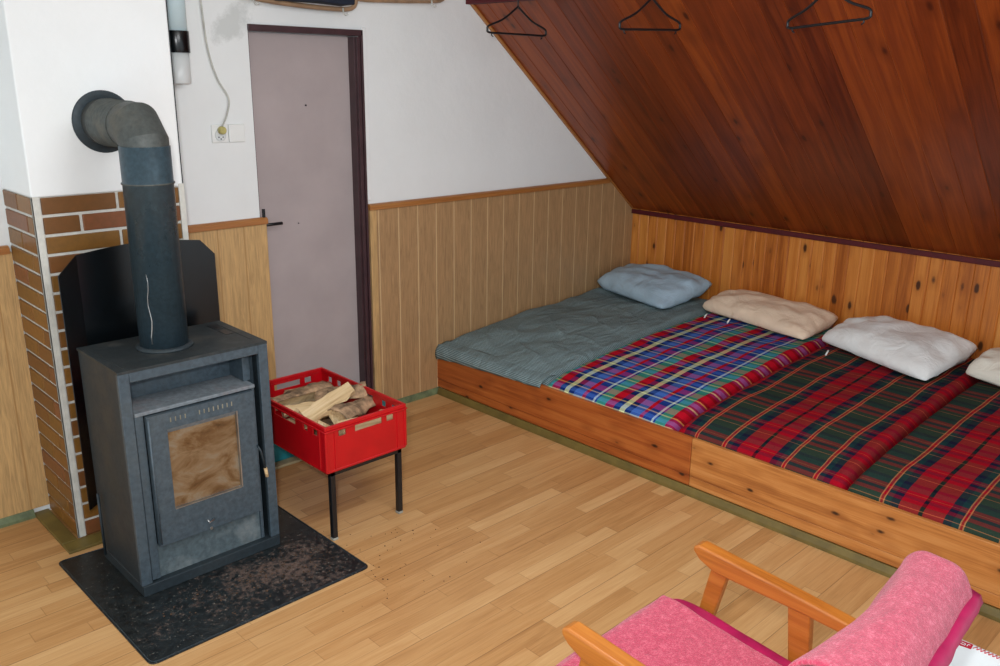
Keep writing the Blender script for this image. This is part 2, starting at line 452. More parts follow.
# the plaster band beside the door frame
tr = struct('trim_1', BX(0.004, 0.030, -0.006, 0.0, 1.17, 2.02), WHITE, 'raised white plaster strip beside the door frame')
tr.modifiers.new('b', 'BEVEL').width = 0.003
struct('ceiling', BX(XL, CXE+0.02, YB, 0.0, CZ, CZ+0.05), WHITE, 'flat white ceiling above the room')
# knee wall: vertical tongue and groove pine, real grooves
def board_wall(bm, n, pitch, gap, fn):
    for i in range(n): fn(bm, -i*pitch-gap*0.5, -(i+1)*pitch+gap*0.5)
bm = bmesh.new(); box(bm, XR+0.012, XR+0.08, YB, 0, 0, HK+0.02)
nb = int(-YB/0.075)
for i in range(nb):
    ya, yb = -i*0.075, -(i+1)*0.075
    g = 0.0055
    prism(bm, [(XR+0.012, ya), (XR+g, ya), (XR, ya-g), (XR, yb+g), (XR+g, yb), (XR+0.012, yb)], 'z', 0, HK)
struct('wall_right', bm, PINE_W, 'low knee wall of orange knotty pine boards')
# sloped ceiling in its own frame: local x down the slope, y along the room
ang = math.atan(TAN); L = math.hypot(XR+0.03-CXE, (XR+0.03-CXE)*TAN)
bm = bmesh.new(); box(bm, 0, L, YB, 0.0, 0.012, 0.07)
nb = int(-YB/0.120)
for i in range(nb):
    ya, yb = -i*0.120, -(i+1)*0.120
    g = 0.003; e = 0.0025
    prism(bm, [(ya, 0.012), (ya, e), (ya-g, 0), (yb+g, 0), (yb, e), (yb, 0.012)], 'x', 0, L)
sl = struct('ceiling_slope', bm, SLOPE, 'sloping ceiling of dark lacquered brown boards')
sl.rotation_euler = (0, ang, 0); sl.location = (CXE, 0, CZ)
# edge batten where the slope meets the gable wall
bm = bmesh.new(); box(bm, 0.02, L-0.04, -0.022, -0.001, -0.012, 0.0)
t2 = struct('trim_2', bm, MOULD, 'thin wooden edge batten of the sloping ceiling', bevel=0.003)
t2.rotation_euler = (0, ang, 0); t2.location = (CXE, 0, CZ)
struct('trim_3', BX(XR-0.018, XR-0.001, YB, -0.002, HK-0.033, HK-0.003), CRIMSON, 'dark crimson strip between knee wall and slope', bevel=0.004)
# wainscot
bm = bmesh.new(); prism(bm, [(0.012, 0.035), (XR-0.002, 0.035), (XR-0.002, HK-0.01), (XR-(1.125-HK)/TAN-0.008, 1.125), (0.012, 1.125)], 'y', -0.014, -0.001)
struct('wall_panelling', bm, PANEL_R, 'beige grooved wood-grain panelling right of the door')
struct('trim_4', BX(0.010, 0.050, -0.022, -0.0145, 0.035, 1.125), PANEL_L, 'flat edge strip of the beige panelling', bevel=0.002)
bm = bmesh.new()
prism(bm, [(-0.030, 1.122), (-0.030, 1.146), (-0.018, 1.153), (-0.001, 1.153), (-0.001, 1.122)], 'x', 0.008, XR-(1.15-HK)/TAN-0.012)
struct('trim_5', bm, MOULD, 'orange wooden rail on top of the right panelling', bevel=0.002)
struct('wall_panelling_left', BX(-1.118, -0.583, -0.014, -0.001, 0.035, 1.12), PANEL_L, 'tan grooved panelling between chimney and door')
struct('wall_panelling_far_left', BX(XL, -1.682, -0.014, -0.001, 0.035, 1.12), PANEL_L, 'tan grooved panelling left of the chimney')
for k, (a, b) in enumerate(((-1.118, -0.580), (XL, -1.69))):
    bm = bmesh.new()
    prism(bm, [(-0.028, 1.115), (-0.028, 1.138), (-0.016, 1.146), (-0.001, 1.146), (-0.001, 1.115)], 'x', a, b)
    struct('trim_%d' % (6+k), bm, MOULD, ('orange rail above the panelling beside the door', 'orange rail above the panelling left of the chimney')[k], bevel=0.002)
def skirt(name, x0, x1, m, label):
    bm = bmesh.new(); prism(bm, [(-0.001, 0.0), (-0.030, 0.0), (-0.030, 0.012), (-0.012, 0.034), (-0.001, 0.034)], 'x', x0, x1)
    struct(name, bm, m, label)
skirt('baseboard_back', 0.0, 0.478, GREENT, 'green-grey skirting below the right panelling')
skirt('baseboard_left', XL, -1.745, GREENT, 'green-grey skirting left of the chimney')
bm = bmesh.new()
box(bm, -1.745, -1.685, -0.348, -0.0, 0, 0.012); box(bm, -1.745, -1.10, -0.43, -0.349, 0, 0.012)
struct('baseboard_chimney', bm, OLIVE, 'flat olive strip on the floor around the chimney', bevel=0.003)

# chimney breast
CX0, CX1, CY, BZ = -1.6787, -1.12, -0.343, 1.362
struct('wall_chimney', BX(CX0, CX1, CY, -0.0005, BZ, CZ-0.001), WHITE, 'white plastered chimney breast', bevel=0.006)
struct('trim_8', BX(CX0+0.004, CX1-0.004, CY+0.004, -0.0005, 0.012, BZ-0.0005), GROUT, 'pale grout behind the chimney bricks')
bm = bmesh.new(); bb = bmesh.new()
RH = 0.0715
rows = int(BZ/RH)
for r in range(rows+1):
    zt = BZ - 0.002 - r*RH; zb = max(0.014, zt-0.0605)
    if zt < 0.04: break
    x = CX0+0.030; first = (0.262, 0.124)[r % 2]; k = 0
    while x < CX1-0.03:
        L_ = first if k == 0 else 0.262
        x2 = min(x+L_, CX1-0.022)
        box(bm, x, x2, CY-0.003, CY+0.006, zb, zt); x = x2+0.011; k += 1
    y = -0.012; first = (0.16, 0.255)[r % 2]; k = 0
    while y > CY+0.012:
        L_ = first if k == 0 else 0.255
        y2 = max(y-L_, CY+0.006)
        box(bb, CX0-0.003, CX0+0.006, y2, y, zb, zt); y = y2-0.009; k += 1
    box(bb, CX1-0.006, CX1+0.003, CY+0.01, -0.17, zb, zt); box(bb, CX1-0.006, CX1+0.003, -0.16, -0.012, zb, zt)
struct('trim_9', bm, BRICK, 'brown brick slips on the chimney front', bevel=0.003)
struct('trim_10', bb, BRICK, 'brown brick slips on the chimney sides', bevel=0.003)
bm = bmesh.new()
box(bm, CX0-0.0035, CX0+0.027, CY-0.0035, CY+0.004, 0.012, BZ+0.003); box(bm, CX0-0.0035, CX0+0.004, CY-0.0035, CY+0.004, 0.012, BZ+0.003)
box(bm, CX1-0.020, CX1+0.0035, CY-0.0035, CY+0.006, 0.012, BZ+0.012)
struct('trim_11', bm, GROUT, 'white mortar strips at the chimney corners', bevel=0.002)

struct('trim_12', BX(CX1-0.0015, CX1+0.0015, CY-0.001, -0.0008, BZ+0.013, CZ-0.002), BLACK, 'dark narrow strip along the right edge of the chimney breast')  # thin black strip set on the chimney's right edge

# ------------------------------------------------------------ door
dr = bpy.data.objects.new('door_1', None); C.objects.link(dr); dr.location = (-0.3, 0.06, 0.0)
dr['kind'] = 'structure'; dr['label'] = 'plain mauve door in a dark brown frame'
bm = bmesh.new(); box(bm, -0.6045, -0.026, 0.062, 0.10, 0.115, 1.976)
link('door_leaf', bm, DOORM, dr, bevel=0.003)
bm = bmesh.new()
box(bm, -0.034, -0.0005, 0.012, 0.115, 0.0, 1.974); box(bm, -0.006, 0.004, -0.014, 0.012, 0.0, 2.002); box(bm, -0.026, -0.008, -0.004, 0.012, 0.0, 1.974)
box(bm, -0.606, -0.0005, -0.010, 0.115, 1.978, 2.0025); box(bm, -0.609, 0.004, -0.014, -0.002, 1.980, 2.006)
box(bm, -0.6065, -0.6046, 0.0, 0.13, 0.0, 1.978)
link('door_frame', bm, FRAME, dr, bevel=0.002)
bm = bmesh.new(); tube(bm, [(-0.598, 0.03, 1.107), (-0.580, -0.006, 1.107), (-0.495, -0.006, 1.107)], 0.0075, 10)
box(bm, -0.5985, -0.588, -0.018, -0.006, 1.135, 1.185)
link('door_handle', bm, BLACK, dr)
bm = bmesh.new(); lathe(bm, [(0.004, 0.0), (0.004, -0.006)], (-0.292, 0.062, 1.651), 'y', 10); lathe(bm, [(0.003, 0.0), (0.003, -0.005)], (-0.366, 0.062, 1.085), 'y', 10)
link('peephole', bm, BLACK, dr)
st = thing('door_step', (-0.4, -0.13, 0), 'low teal painted step in front of the door, behind the red crate', 'step')
link('step_block', BX(-0.80, -0.02, -0.245, -0.032, 0, 0.112), TEAL, st, bevel=0.004)
link('step_edging', BX(-0.82, -0.01, -0.300, -0.246, 0, 0.014), BEIGE, st, bevel=0.004)

# ------------------------------------------------------------ things on the gable wall
t = thing('tube_lamp', (-0.97, -0.068, 1.75), 'vertical white and pale blue tube lamp with a black band', 'lamp')
bm = bmesh.new(); lathe(bm, [(0.036, 1.75), (0.044, 1.752), (0.046, 1.756), (0.046, 1.88)], (-0.97, -0.068, 0), 'z', 28); link('lower_tube', bm, GREYP, t)
bm = bmesh.new(); lathe(bm, [(0.047, 1.95), (0.047, 2.25), (0.03, 2.262)], (-0.97, -0.068, 0), 'z', 28); link('upper_tube', bm, BLUEP, t)
bm = bmesh.new(); lathe(bm, [(0.051, 1.874), (0.052, 1.876), (0.052, 1.957), (0.051, 1.96)], (-0.97, -0.068, 0), 'z', 28); box(bm, -1.0, -0.94, -0.03, -0.0005, 1.88, 1.95)
link('mounting_band', bm, BLACKG, t)
t = thing('socket_outlet', (-0.74, 0, 1.54), 'white double socket on the wall left of the door', 'socket')
link('cover_plate', BX(-0.818, -0.740, -0.010, -0.0005, 1.497, 1.577), WHITEP, t, bevel=0.004)
link('switch_plate', BX(-0.737, -0.660, -0.012, -0.0005, 1.497, 1.577), WHITEP, t, bevel=0.004)
bm = bmesh.new(); lathe(bm, [(0.026, 0.0), (0.026, -0.004), (0.022, -0.004)], (-0.779, -0.0102, 1.530), 'y', 20); link('outlet_insert', bm, GREYP, t)
bm = bmesh.new()
for a, b in ((-0.789, 1.522), (-0.769, 1.522), (-0.779, 1.514)): lathe(bm, [(0.003, 0.0), (0.003, -0.002)], (a, -0.0142, b), 'y', 8)
link('contact_hole', bm, BLACK, t)
t = thing('power_cable', (-0.77, -0.02, 1.55), 'grey cable with a yellowed plug hanging down to the wall socket', 'cable')
link('cord', TB(spline([(-0.835, -0.012, 2.30), (-0.822, -0.012, 2.09), (-0.808, -0.012, 1.90), (-0.775, -0.012, 1.775), (-0.728, -0.012, 1.69), (-0.742, -0.014, 1.62), (-0.772, -0.022, 1.57)], 8), 0.0038, 8), CABLE, t)
bm = bmesh.new(); lathe(bm, [(0.0175, 0.0), (0.0175, -0.018), (0.011, -0.026)], (-0.776, -0.0144, 1.552), 'y', 16); link('plug', bm, YELL, t)

t = thing('coat_rail', (-0.1, -0.04, 2.1), 'bent brown coat rail with small milky hooks above the door', 'coat rack')
bm = bmesh.new()
tube(bm, spline([(-0.80, -0.05, 2.165), (-0.70, -0.07, 2.118), (-0.58, -0.08, 2.094), (-0.38, -0.08, 2.081), (-0.20, -0.08, 2.077), (-0.12, -0.08, 2.081), (-0.085, -0.08, 2.10), (-0.075, -0.078, 2.14)], 8), 0.011, 10)
tube(bm, spline([(-0.10, -0.078, 2.135), (-0.04, -0.08, 2.126), (0.10, -0.08, 2.130), (0.28, -0.08, 2.139), (0.44, -0.08, 2.152), (0.48, -0.07, 2.178), (0.485, -0.03, 2.19)], 8), 0.0085, 10)
for v in bm.verts: v.co.z += 0.012
link('rail', bm, RACKW, t)
bm = bmesh.new()
for x, z in ((-0.76, 2.154), (-0.085, 2.142), (0.47, 2.180)):
    link('bracket', TB([(x, -0.0005, z+0.02), (x, -0.06, z+0.012)], 0.008, 8), RACKW, t)
for x, z in ((-0.62, 2.100), (-0.16, 2.082), (0.38, 2.150)):
    link('hook', TB(spline([(x, -0.092, z+0.012), (x, -0.095, z-0.006), (x+0.008, -0.100, z-0.017), (x+0.018, -0.106, z-0.012)], 5), 0.0038, 8), CLEAR, t)
bm = bmesh.new(); box(bm, -0.52, -0.13, -0.150, -0.03, 2.1035, 2.145)
bmesh.ops.subdivide_edges(bm, edges=bm.edges, cuts=5, use_grid_fill=True)
for v in bm.verts: v.co += Vector((0, 0, 0.006*noise.noise(v.co*14)+ 0.006*math.cos((v.co.x+0.32)*8)))
tag(link('folded_cloth', bm, NAVY, smooth=True, bevel=0.006), 'folded navy cloth lying on the coat rail above the door', 'cloth')

# ------------------------------------------------------------ hangers and their board
bm = bmesh.new(); prism(bm, [(0.688, 2.167), (0.737, 2.167), (0.690, 2.205)], 'y', YB+0.3, -0.004)
link_board = link('hanger_board', bm, CRIMSON, bevel=0.002)
tag(link_board, 'dark crimson board along the top of the sloping ceiling', 'board')
t = thing('hanging_rail', (0.59, -1.5, 2.2), 'thin black rail the coat hangers are hooked on', 'rail')
link('rod', TB([(0.59, -0.32, 2.213), (0.59, -3.6, 2.213)], 0.008, 10), BLACK, t)
for y in (-0.34, -1.75, -3.4):
    link('bracket', TB([(0.59, y, 2.213), (0.64, y, 2.23), (0.684, y, 2.205)], 0.005, 8), BLACK, t)
def hanger(x, y, rz, tilt, label):
    t = thing('coat_hanger', (x, y, 2.215), label, 'coat hanger', 'black coat hangers')
    W, zt, zb = 0.205, -0.092, -0.215
    fr = bmesh.new()
    pts = spline([(0, 0, zt+0.004), (-0.10, 0, zt-0.058), (-W+0.012, 0, zb+0.032), (-W, 0, zb+0.014), (-W+0.012, 0, zb), (-0.1, 0, zb-0.001), (0.1, 0, zb-0.001), (W-0.012, 0, zb), (W, 0, zb+0.014), (W-0.012, 0, zb+0.032), (0.10, 0, zt-0.058), (0, 0, zt+0.004)], 5)
    tube(fr, pts, 0.0052, 8)
    for s in (-1, 1): tube(fr, spline([(s*(W-0.03), 0, zb), (s*(W-0.028), 0, zb-0.012), (s*(W-0.038), 0, zb-0.018)], 4), 0.003, 6)
    f = link('frame', fr, BLACK); f.parent = t
    h = link('hook', TB(spline([(0, 0, zt), (0.001, 0, -0.06), (0.002, 0, -0.045), (0.02, 0, -0.03), (0.020, 0, -0.006), (0.0, 0, 0.009), (-0.018, 0, -0.006)], 6), 0.0035, 8), BLACK); h.parent = t
    t.rotation_euler = (0, tilt, rz)
hanger(0.59, -0.50, 0.0, 0.0, 'black coat hanger nearest the gable wall, leftmost of three')
hanger(0.578, -1.315, math.radians(-2), math.radians(-2), 'black coat hanger in the middle of the three on the rail')
hanger(0.59, -2.10, math.radians(-110), math.radians(-2.5), 'largest looking black coat hanger, rightmost of the three')

# ------------------------------------------------------------ stove
X0, X1, Y0, Y1, ZT = -1.655, -1.108, -0.912, -0.540, 0.848
t = thing('wood_stove', (-1.38, -0.72, 0.004), 'slate grey wood stove with a sooty glass door on a black plate', 'stove')
zf = 0.0045
bm = bmesh.new()
box(bm, X0+0.004, X0+0.012, Y0+0.02, Y1, zf+0.03, ZT-0.012); box(bm, X1-0.012, X1-0.004, Y0+0.02, Y1, zf+0.03, ZT-0.012)
box(bm, X0+0.012, X1-0.012, Y1-0.010, Y1, zf+0.03, ZT-0.012)
link('body', bm, STOVE_D, t, bevel=0.002)
link('base', BX(X0+0.002, X1-0.002, Y0-0.004, Y1-0.004, zf, 0.046), STOVE_D, t, bevel=0.003)
bm = bmesh.new()
box(bm, X0, X0+0.038, Y0, Y0+0.02, 0.046, ZT-0.006); box(bm, X1-0.038, X1, Y0, Y0+0.02, 0.046, ZT-0.006)
box(bm, X0+0.038, X1-0.038, Y0, Y0+0.02, 0.805, ZT-0.006)
link('front_frame', bm, STOVE, t, bevel=0.003)
bm = bmesh.new()
box(bm, X0, X1, Y0, Y1, ZT-0.010, ZT)
box(bm, X0+0.03, X0+0.036, Y0+0.03, Y1-0.05, ZT, ZT+0.0015); box(bm, X1-0.036, X1-0.030, Y0+0.06, Y1-0.03, ZT, ZT+0.0015)
link('top_plate', bm, STOVE_T, t, bevel=0.003)
bm = bmesh.new()
for a, b in ((-0.74, -0.67), (-0.655, -0.585)): link('top_vent', BX(X1-0.075, X1-0.045, a, b, ZT-0.001, ZT+0.0012), BLACK, t)
bm = bmesh.new(); lathe(bm, [(0.098, 0), (0.098, 0.006), (0.086, 0.012), (0.080, 0.012)], (-1.411, -0.722, ZT), 'z', 32)
link('flue_collar', bm, STOVE_D, t)
# inner casing behind the frame
bm = bmesh.new()
box(bm, X0+0.038, X1-0.038, Y0+0.165, Y0+0.172, 0.68, 0.83)
box(bm, X1-0.075, X1-0.045, Y0+0.06, Y0+0.166, 0.69, 0.83); box(bm, X1-0.045, X1-0.012, Y0+0.10, Y0+0.108, 0.05, 0.83)
box(bm, X0+0.03, X0+0.036, Y0+0.02, Y0+0.17, 0.05, 0.83)
link('recess_lining', bm, STOVE, t, bevel=0.002)
bm = bmesh.new(); box(bm, X0+0.042, X1-0.058, Y0+0.006, Y0+0.164, 0.676, 0.690)
link('warming_shelf', bm, DUSTSH, t, bevel=0.003)
bm = bmesh.new(); box(bm, X0+0.042, X0+0.072, Y0+0.010, Y0+0.03, 0.05, 0.676)
link('side_jamb', bm, STOVE, t, bevel=0.002); link('side_jamb', BX(X1-0.070, X1-0.058, Y0+0.014, Y0+0.03, 0.05, 0.676), STOVE, t, bevel=0.002)
# door with window opening
DX0, DX1, DZ0, DZ1 = -1.580, -1.184, 0.180, 0.672
GX0, GX1, GZ0, GZ1 = -1.513, -1.251, 0.305, 0.612
bm = bmesh.new()
for a, b, c, e in ((DX0, GX0, DZ0, DZ1), (GX1, DX1, DZ0, DZ1), (GX0, GX1, DZ0, GZ0), (GX0, GX1, GZ1, DZ1)): box(bm, a, b, Y0-0.008, Y0+0.012, c, e)
bmesh.ops.remove_doubles(bm, verts=bm.verts, dist=0.0005)
do = link('door', bm, STOVE, t)
bm = bmesh.new(); prism(bm, [(Y0-0.008, GZ1), (Y0+0.010, GZ1-0.026), (Y0+0.011, GZ1)], 'x', GX0, GX1)
link('window_bevel', bm, DUSTSH, do)
link('window_glass', BX(GX0-0.002, GX1+0.002, Y0+0.004, Y0+0.009, GZ0-0.002, GZ1+0.002), SOOT, do)
bm = bmesh.new(); e = 0.004
box(bm, GX1-e, GX1, Y0-0.0095, Y0+0.004, GZ0, GZ1); box(bm, GX0, GX1, Y0-0.0095, Y0+0.004, GZ0, GZ0+0.003)
link('window_rim', bm, STEEL, do)
bm = bmesh.new()
for i in range(14):
    if i in (4, 5): continue
    x = -1.500+i*0.0175; link('air_slot', BX(x, x+0.0040, Y0-0.0088, Y0-0.0078, 0.636, 0.652), SLOTM, do)
bm = bmesh.new(); tube(bm, [(-1.180, Y0-0.004, 0.450), (-1.180, Y0-0.016, 0.446), (-1.174, Y0-0.020, 0.43), (-1.162, Y0-0.020, 0.358)], 0.0042, 10)
h = link('handle', bm, STOVE_D, do)
bm = bmesh.new(); tube(bm, [(-1.161, Y0-0.020, 0.358), (-1.156, Y0-0.020, 0.320)], 0.0065, 12); h2 = link('handle_grip', bm, LOGW, do)
bm = bmesh.new(); tube(bm, [(-1.40, Y0-0.007, 0.222), (-1.395, Y0-0.013, 0.210), (-1.375, Y0-0.010, 0.217)], 0.003, 8); lathe(bm, [(0.006, 0), (0.006, -0.006)], (-1.388, Y0-0.004, 0.183), 'y', 10)
link('air_lever', bm, STEEL, do)
bm = bmesh.new(); tube(bm, [(DX0+0.004, Y0-0.010, 0.19), (DX0+0.004, Y0-0.010, 0.665)], 0.0045, 8); link('hinge_rod', bm, STOVE, do)
bm = bmesh.new(); box(bm, -1.610, -1.170, Y0+0.024, Y0+0.030, 0.046, 0.176)
link('ash_panel', bm, ASHP, t)
for i in range(1):
    link('leveling_bolt', TB([(X0-0.012, -0.60, 0.046), (X0-0.012, -0.60, 0.30)], 0.005, 8), STOVE_D, t)

# stove pipe
PX, PY, PR = -1.411, -0.722, 0.083
t = thing('stove_pipe', (PX, PY, ZT), 'dark grey stove pipe with an elbow into the chimney', 'pipe')
bm = bmesh.new(); lathe(bm, [(PR, ZT+0.0125), (PR, 1.428), (PR+0.003, 1.430), (PR+0.003, 1.436), (PR, 1.438), (PR, 1.556), (PR-0.002, 1.557)], (PX, PY, 0), 'z', 40)
link('vertical_pipe', bm, PIPE, t)
bm = bmesh.new(); lathe(bm, [(PR+0.002, 1.4295), (PR+0.004, 1.431), (PR+0.004, 1.435), (PR+0.002, 1.4365)], (PX, PY, 0), 'z', 40); link('joint_ring', bm, PIPE_H, t)
# segmented elbow: mitred rings
ZH = 1.619; RB = 0.087
bm = bmesh.new(); rings = []; n = 40
cy, cz = PY+RB, ZH-RB
def ring(c, nrm, r):
    nrm = nrm.normalized(); a = Vector((1, 0, 0)); b = nrm.cross(a).normalized()
    return [bm.verts.new(c + r*(math.cos(2*PI*k/n)*a + math.sin(2*PI*k/n)*b)) for k in range(n)]
def mitre(th, r):
    # ring in the plane through the bend centre at angle th
    c = Vector((PX, cy-RB/math.cos(0)*math.cos(th), cz+RB*math.sin(th)))
    return c
segs = [(0.0, 1.0), (PI/8, 1/math.cos(PI/8)), (3*PI/8, 1/math.cos(PI/8)), (PI/2, 1.0)]
R2_ = PR-0.003
for th, st_ in segs:
    rad = Vector((0, -math.cos(th), math.sin(th)))
    c = Vector((PX, cy, cz)) + rad*RB*st_
    rings.append([bm.verts.new(c + R2_*math.cos(2*PI*k/n)*Vector((1, 0, 0)) + R2_*st_*math.sin(2*PI*k/n)*rad) for k in range(n)])
rings.insert(0, [bm.verts.new(v.co + Vector((0, 0, -0.035))) for v in rings[0]])
rings.append([bm.verts.new(v.co + Vector((0, 0.03, 0))) for v in rings[-1]])
for a, b in zip(rings, rings[1:]):
    for k in range(n): bm.faces.new((a[k], a[(k+1) % n], b[(k+1) % n], b[k]))
o = link('elbow', bm, PIPE_H, t, smooth=True); o.data.polygons.foreach_set('use_smooth', [True]*len(o.data.polygons))
m_ = o.modifiers.new('edge', 'EDGE_SPLIT'); m_.split_angle = math.radians(22)
bm = bmesh.new(); lathe(bm, [(PR, PY+RB+0.02), (PR, -0.42), (PR+0.003, -0.419), (PR+0.003, -0.412), (PR, -0.411), (PR, CY-0.002)], (PX, 0, ZH), 'y', 40)
for v in bm.verts: v.co.x += 0.012*max(0, v.co.y+0.61)/0.27
link('horizontal_pipe', bm, PIPE_H, t)
bm = bmesh.new(); lathe(bm, [(0.112, CY-0.0005), (0.112, CY-0.0045), (0.108, CY-0.006), (PR+0.003, CY-0.006), (PR+0.002, CY-0.012), (PR+0.0005, CY-0.012), (PR+0.0005, CY-0.001)], (PX+0.013, 0, ZH), 'y', 48)
link('wall_rosette', bm, STOVE_D, t)

def on_pipe(a, z): return (PX+(PR+0.0006)*math.cos(a), PY+(PR+0.0006)*math.sin(a), z)
c_ = link('paint_run', TB([on_pipe(-2.42+0.05*math.sin(k*1.3), 1.13-k*0.028) for k in range(10)], [0.0008+0.0002*k for k in range(10)], 6), STEEL, t)
c_['label'] = 'pale streak running down the pipe'

# heat shield: black sheet with folded wing
t = thing('heat_shield', (-1.35, -0.43, 0.2), 'black sheet metal heat shield with clipped corners behind the stove', 'heat shield')
bm = bmesh.new()
zs0 = 0.20
zt_, zc = 1.185, 1.135
main = [(-1.585, zs0), (-1.585, 1.160)] + [(-1.585+i*0.0585, 1.160+0.020*math.sin(PI*i/8)) for i in range(1, 8)] + [(-1.115, 1.160), (-1.058, 1.098), (-1.058, zs0)]
A = [bm.verts.new((x, -0.440, z)) for x, z in main]; bm.faces.new(A)
B = [bm.verts.new((-1.676, -0.515, zs0)), bm.verts.new((-1.676, -0.515, 1.108))]
bm.faces.new([A[0], A[1], B[1], B[0]])
o = link('sheet', bm, BLACKG, t); s_ = o.modifiers.new('s', 'SOLIDIFY'); s_.thickness = 0.003; s_.offset = 0
for x in (-1.50, -1.17): link('spacer', TB([(x, -0.438, 0.5), (x, CY-0.004, 0.5)], 0.008, 8), STEEL, t)

# hearth plate: quadrilateral with rounded corners
qs = [(-1.785, -0.461), (-1.786, -1.283), (-0.951, -1.290), (-0.953, -0.60)]
qs = [(-1.800, -0.455), (-1.790, -1.292), (-0.945, -1.292), (-0.950, -0.52)]
def round_poly(q, r, n=5):
    out = []
    for i, p in enumerate(q):
        p = Vector(p); a = (Vector(q[i-1])-p).normalized(); b = (Vector(q[(i+1) % len(q)])-p).normalized()
        for k in range(n+1):
            s = k/n; p0 = p+a*r; p2 = p+b*r
            out.append(tuple((1-s)**2*p0+2*s*(1-s)*p+s*s*p2))
    return out
bm = bmesh.new(); prism(bm, round_poly(qs, 0.03), 'z', 0.0003, 0.0042)
pl = link('hearth_plate', bm, PLATE, bevel=0.0015); tag(pl, 'black steel floor plate with rust and ash under the stove', 'hearth plate')
bq = [Vector((*p, 0.0048)) for p in round_poly([(-1.793, -0.462), (-1.783, -1.285), (-0.952, -1.285), (-0.957, -0.527)], 0.028)]
link('raised_bead', TB(bq+[bq[0]], 0.0022, 6), STOVE_D, pl)
# crumbs
def crumbs(name, spots, m, label):
    bm = bmesh.new()
    for x, y, z, s in spots:
        mt = Matrix.Translation((x, y, z+s*0.35)) @ Matrix.Rotation(random.uniform(0, 6), 4, 'Z') @ Matrix.Diagonal((s*random.uniform(0.7, 1.7), s, s*0.6, 1))
        bmesh.ops.create_icosphere(bm, subdivisions=1, radius=0.5, matrix=mt)
    for v in bm.verts: v.co += Vector((random.uniform(-1, 1), random.uniform(-1, 1), 0))*0.0006
    o = link(name, bm, m); tag(o, label, 'debris', kind='stuff')
sp = []
for i in range(330):
    x = random.gauss(-1.18, 0.19); y = random.gauss(-1.10, 0.075)
    if -1.76 < x < -0.98 and -1.27 < y < -0.94: sp.append((x, y, 0.0042, random.uniform(0.002, 0.008)))
crumbs('ash_crumbs', sp, CRUMB, 'brown bark crumbs scattered on the black plate before the stove')
sp = []
for i in range(70):
    x = random.gauss(-0.86, 0.14); y = random.gauss(-1.33, 0.16)
    if x > -0.93 or y < -1.30: sp.append((x, y, 0.0, random.uniform(0.002, 0.006)))
crumbs('floor_crumbs', sp, CRUMB, 'tiny dark crumbs on the laminate floor beside the plate')

# ------------------------------------------------------------ stool under the crate
SXa, SXb, SYa, SYb, SH = -0.940, -0.590, -1.035, -0.47, 0.305
t = thing('crate_stand', (-0.76, -0.75, 0), 'black metal stand with thin legs under the red crate', 'stand')
bm = bmesh.new()
box(bm, SXa, SXb, SYa, SYa+0.022, SH-0.022, SH); box(bm, SXa, SXb, SYb-0.022, SYb, SH-0.022, SH)
box(bm, SXa, SXa+0.022, SYa, SYb, SH-0.022, SH); box(bm, SXb-0.022, SXb, SYa, SYb, SH-0.022, SH)
link('top_frame', bm, BLACK, t, bevel=0.002)
for x in (SXa, SXb-0.022):
    for y in (SYa, SYb-0.022):
        lg = link('leg', BX(x, x+0.022, y, y+0.022, 0.008, SH-0.0225), BLACK, t, bevel=0.002)
        link('foot_cap', BX(x-0.001, x+0.023, y-0.001, y+0.023, 0.0003, 0.012), RUBBER, lg, bevel=0.002)

# crate with slotted walls
KX0, KX1, KY0, KY1, KZ0, KZ1 = -0.968, -0.575, -1.052, -0.425, SH+0.001, 0.500
t = thing('plastic_crate', ((KX0+KX1)/2, (KY0+KY1)/2, KZ0), 'red plastic crate filled with firewood on a black stand', 'crate')
def holed(w, h, holes):
    us = sorted({0, w, *[a for q in holes for a in q[:2]]}); vs_ = sorted({0, h, *[a for q in holes for a in q[2:]]})
    out = []
    for i in range(len(us)-1):
        for j in range(len(vs_)-1):
            mu, mv = (us[i]+us[i+1])/2, (vs_[j]+vs_[j+1])/2
            if not any(a < mu < b and c < mv < e for a, b, c, e in holes): out.append((us[i], us[i+1], vs_[j], vs_[j+1]))
    return out
H_ = KZ1-KZ0
def wall(axis, c, a0, a1, holes, sgn):
    bm = bmesh.new(); cache = {}
    def V(u, v):
        key = (round(u, 5), round(v, 5))
        if key not in cache:
            cache[key] = bm.verts.new((a0+u, c, KZ0+v) if axis == 'x' else (c, a0+u, KZ0+v))
        return cache[key]
    for u0_, u1_, v0_, v1_ in holed(a1-a0, H_, holes): bm.faces.new((V(u0_, v0_), V(u1_, v0_), V(u1_, v1_), V(u0_, v1_)))
    o = link('side_wall', bm, RED, t)
    m = o.modifiers.new('s', 'SOLIDIFY'); m.thickness = 0.006; m.offset = 0
    b = o.modifiers.new('b', 'BEVEL'); b.width = 0.001; b.segments = 1; b.limit_method = 'ANGLE'
hz0, hz1 = H_-0.052, H_-0.026
Wd, Ln = KX1-KX0-0.012, KY1-KY0-0.012
sh = [(0.058, 0.092, hz0, hz1), (0.135, 0.265, hz0, hz1), (Wd-0.092, Wd-0.058, hz0, hz1)]
lh = [(0.055, 0.085, hz0, hz1), (0.125, 0.155, hz0, hz1), (0.215, 0.375, hz0, hz1), (Ln-0.155, Ln-0.125, hz0, hz1), (Ln-0.085, Ln-0.055, hz0, hz1)]
wall('x', KY0+0.006, KX0+0.006, KX1-0.006, sh, -1); wall('x', KY1-0.006, KX0+0.006, KX1-0.006, sh, 1)
wall('y', KX0+0.006, KY0+0.006, KY1-0.006, lh, -1); wall('y', KX1-0.006, KY0+0.006, KY1-0.006, lh, 1)
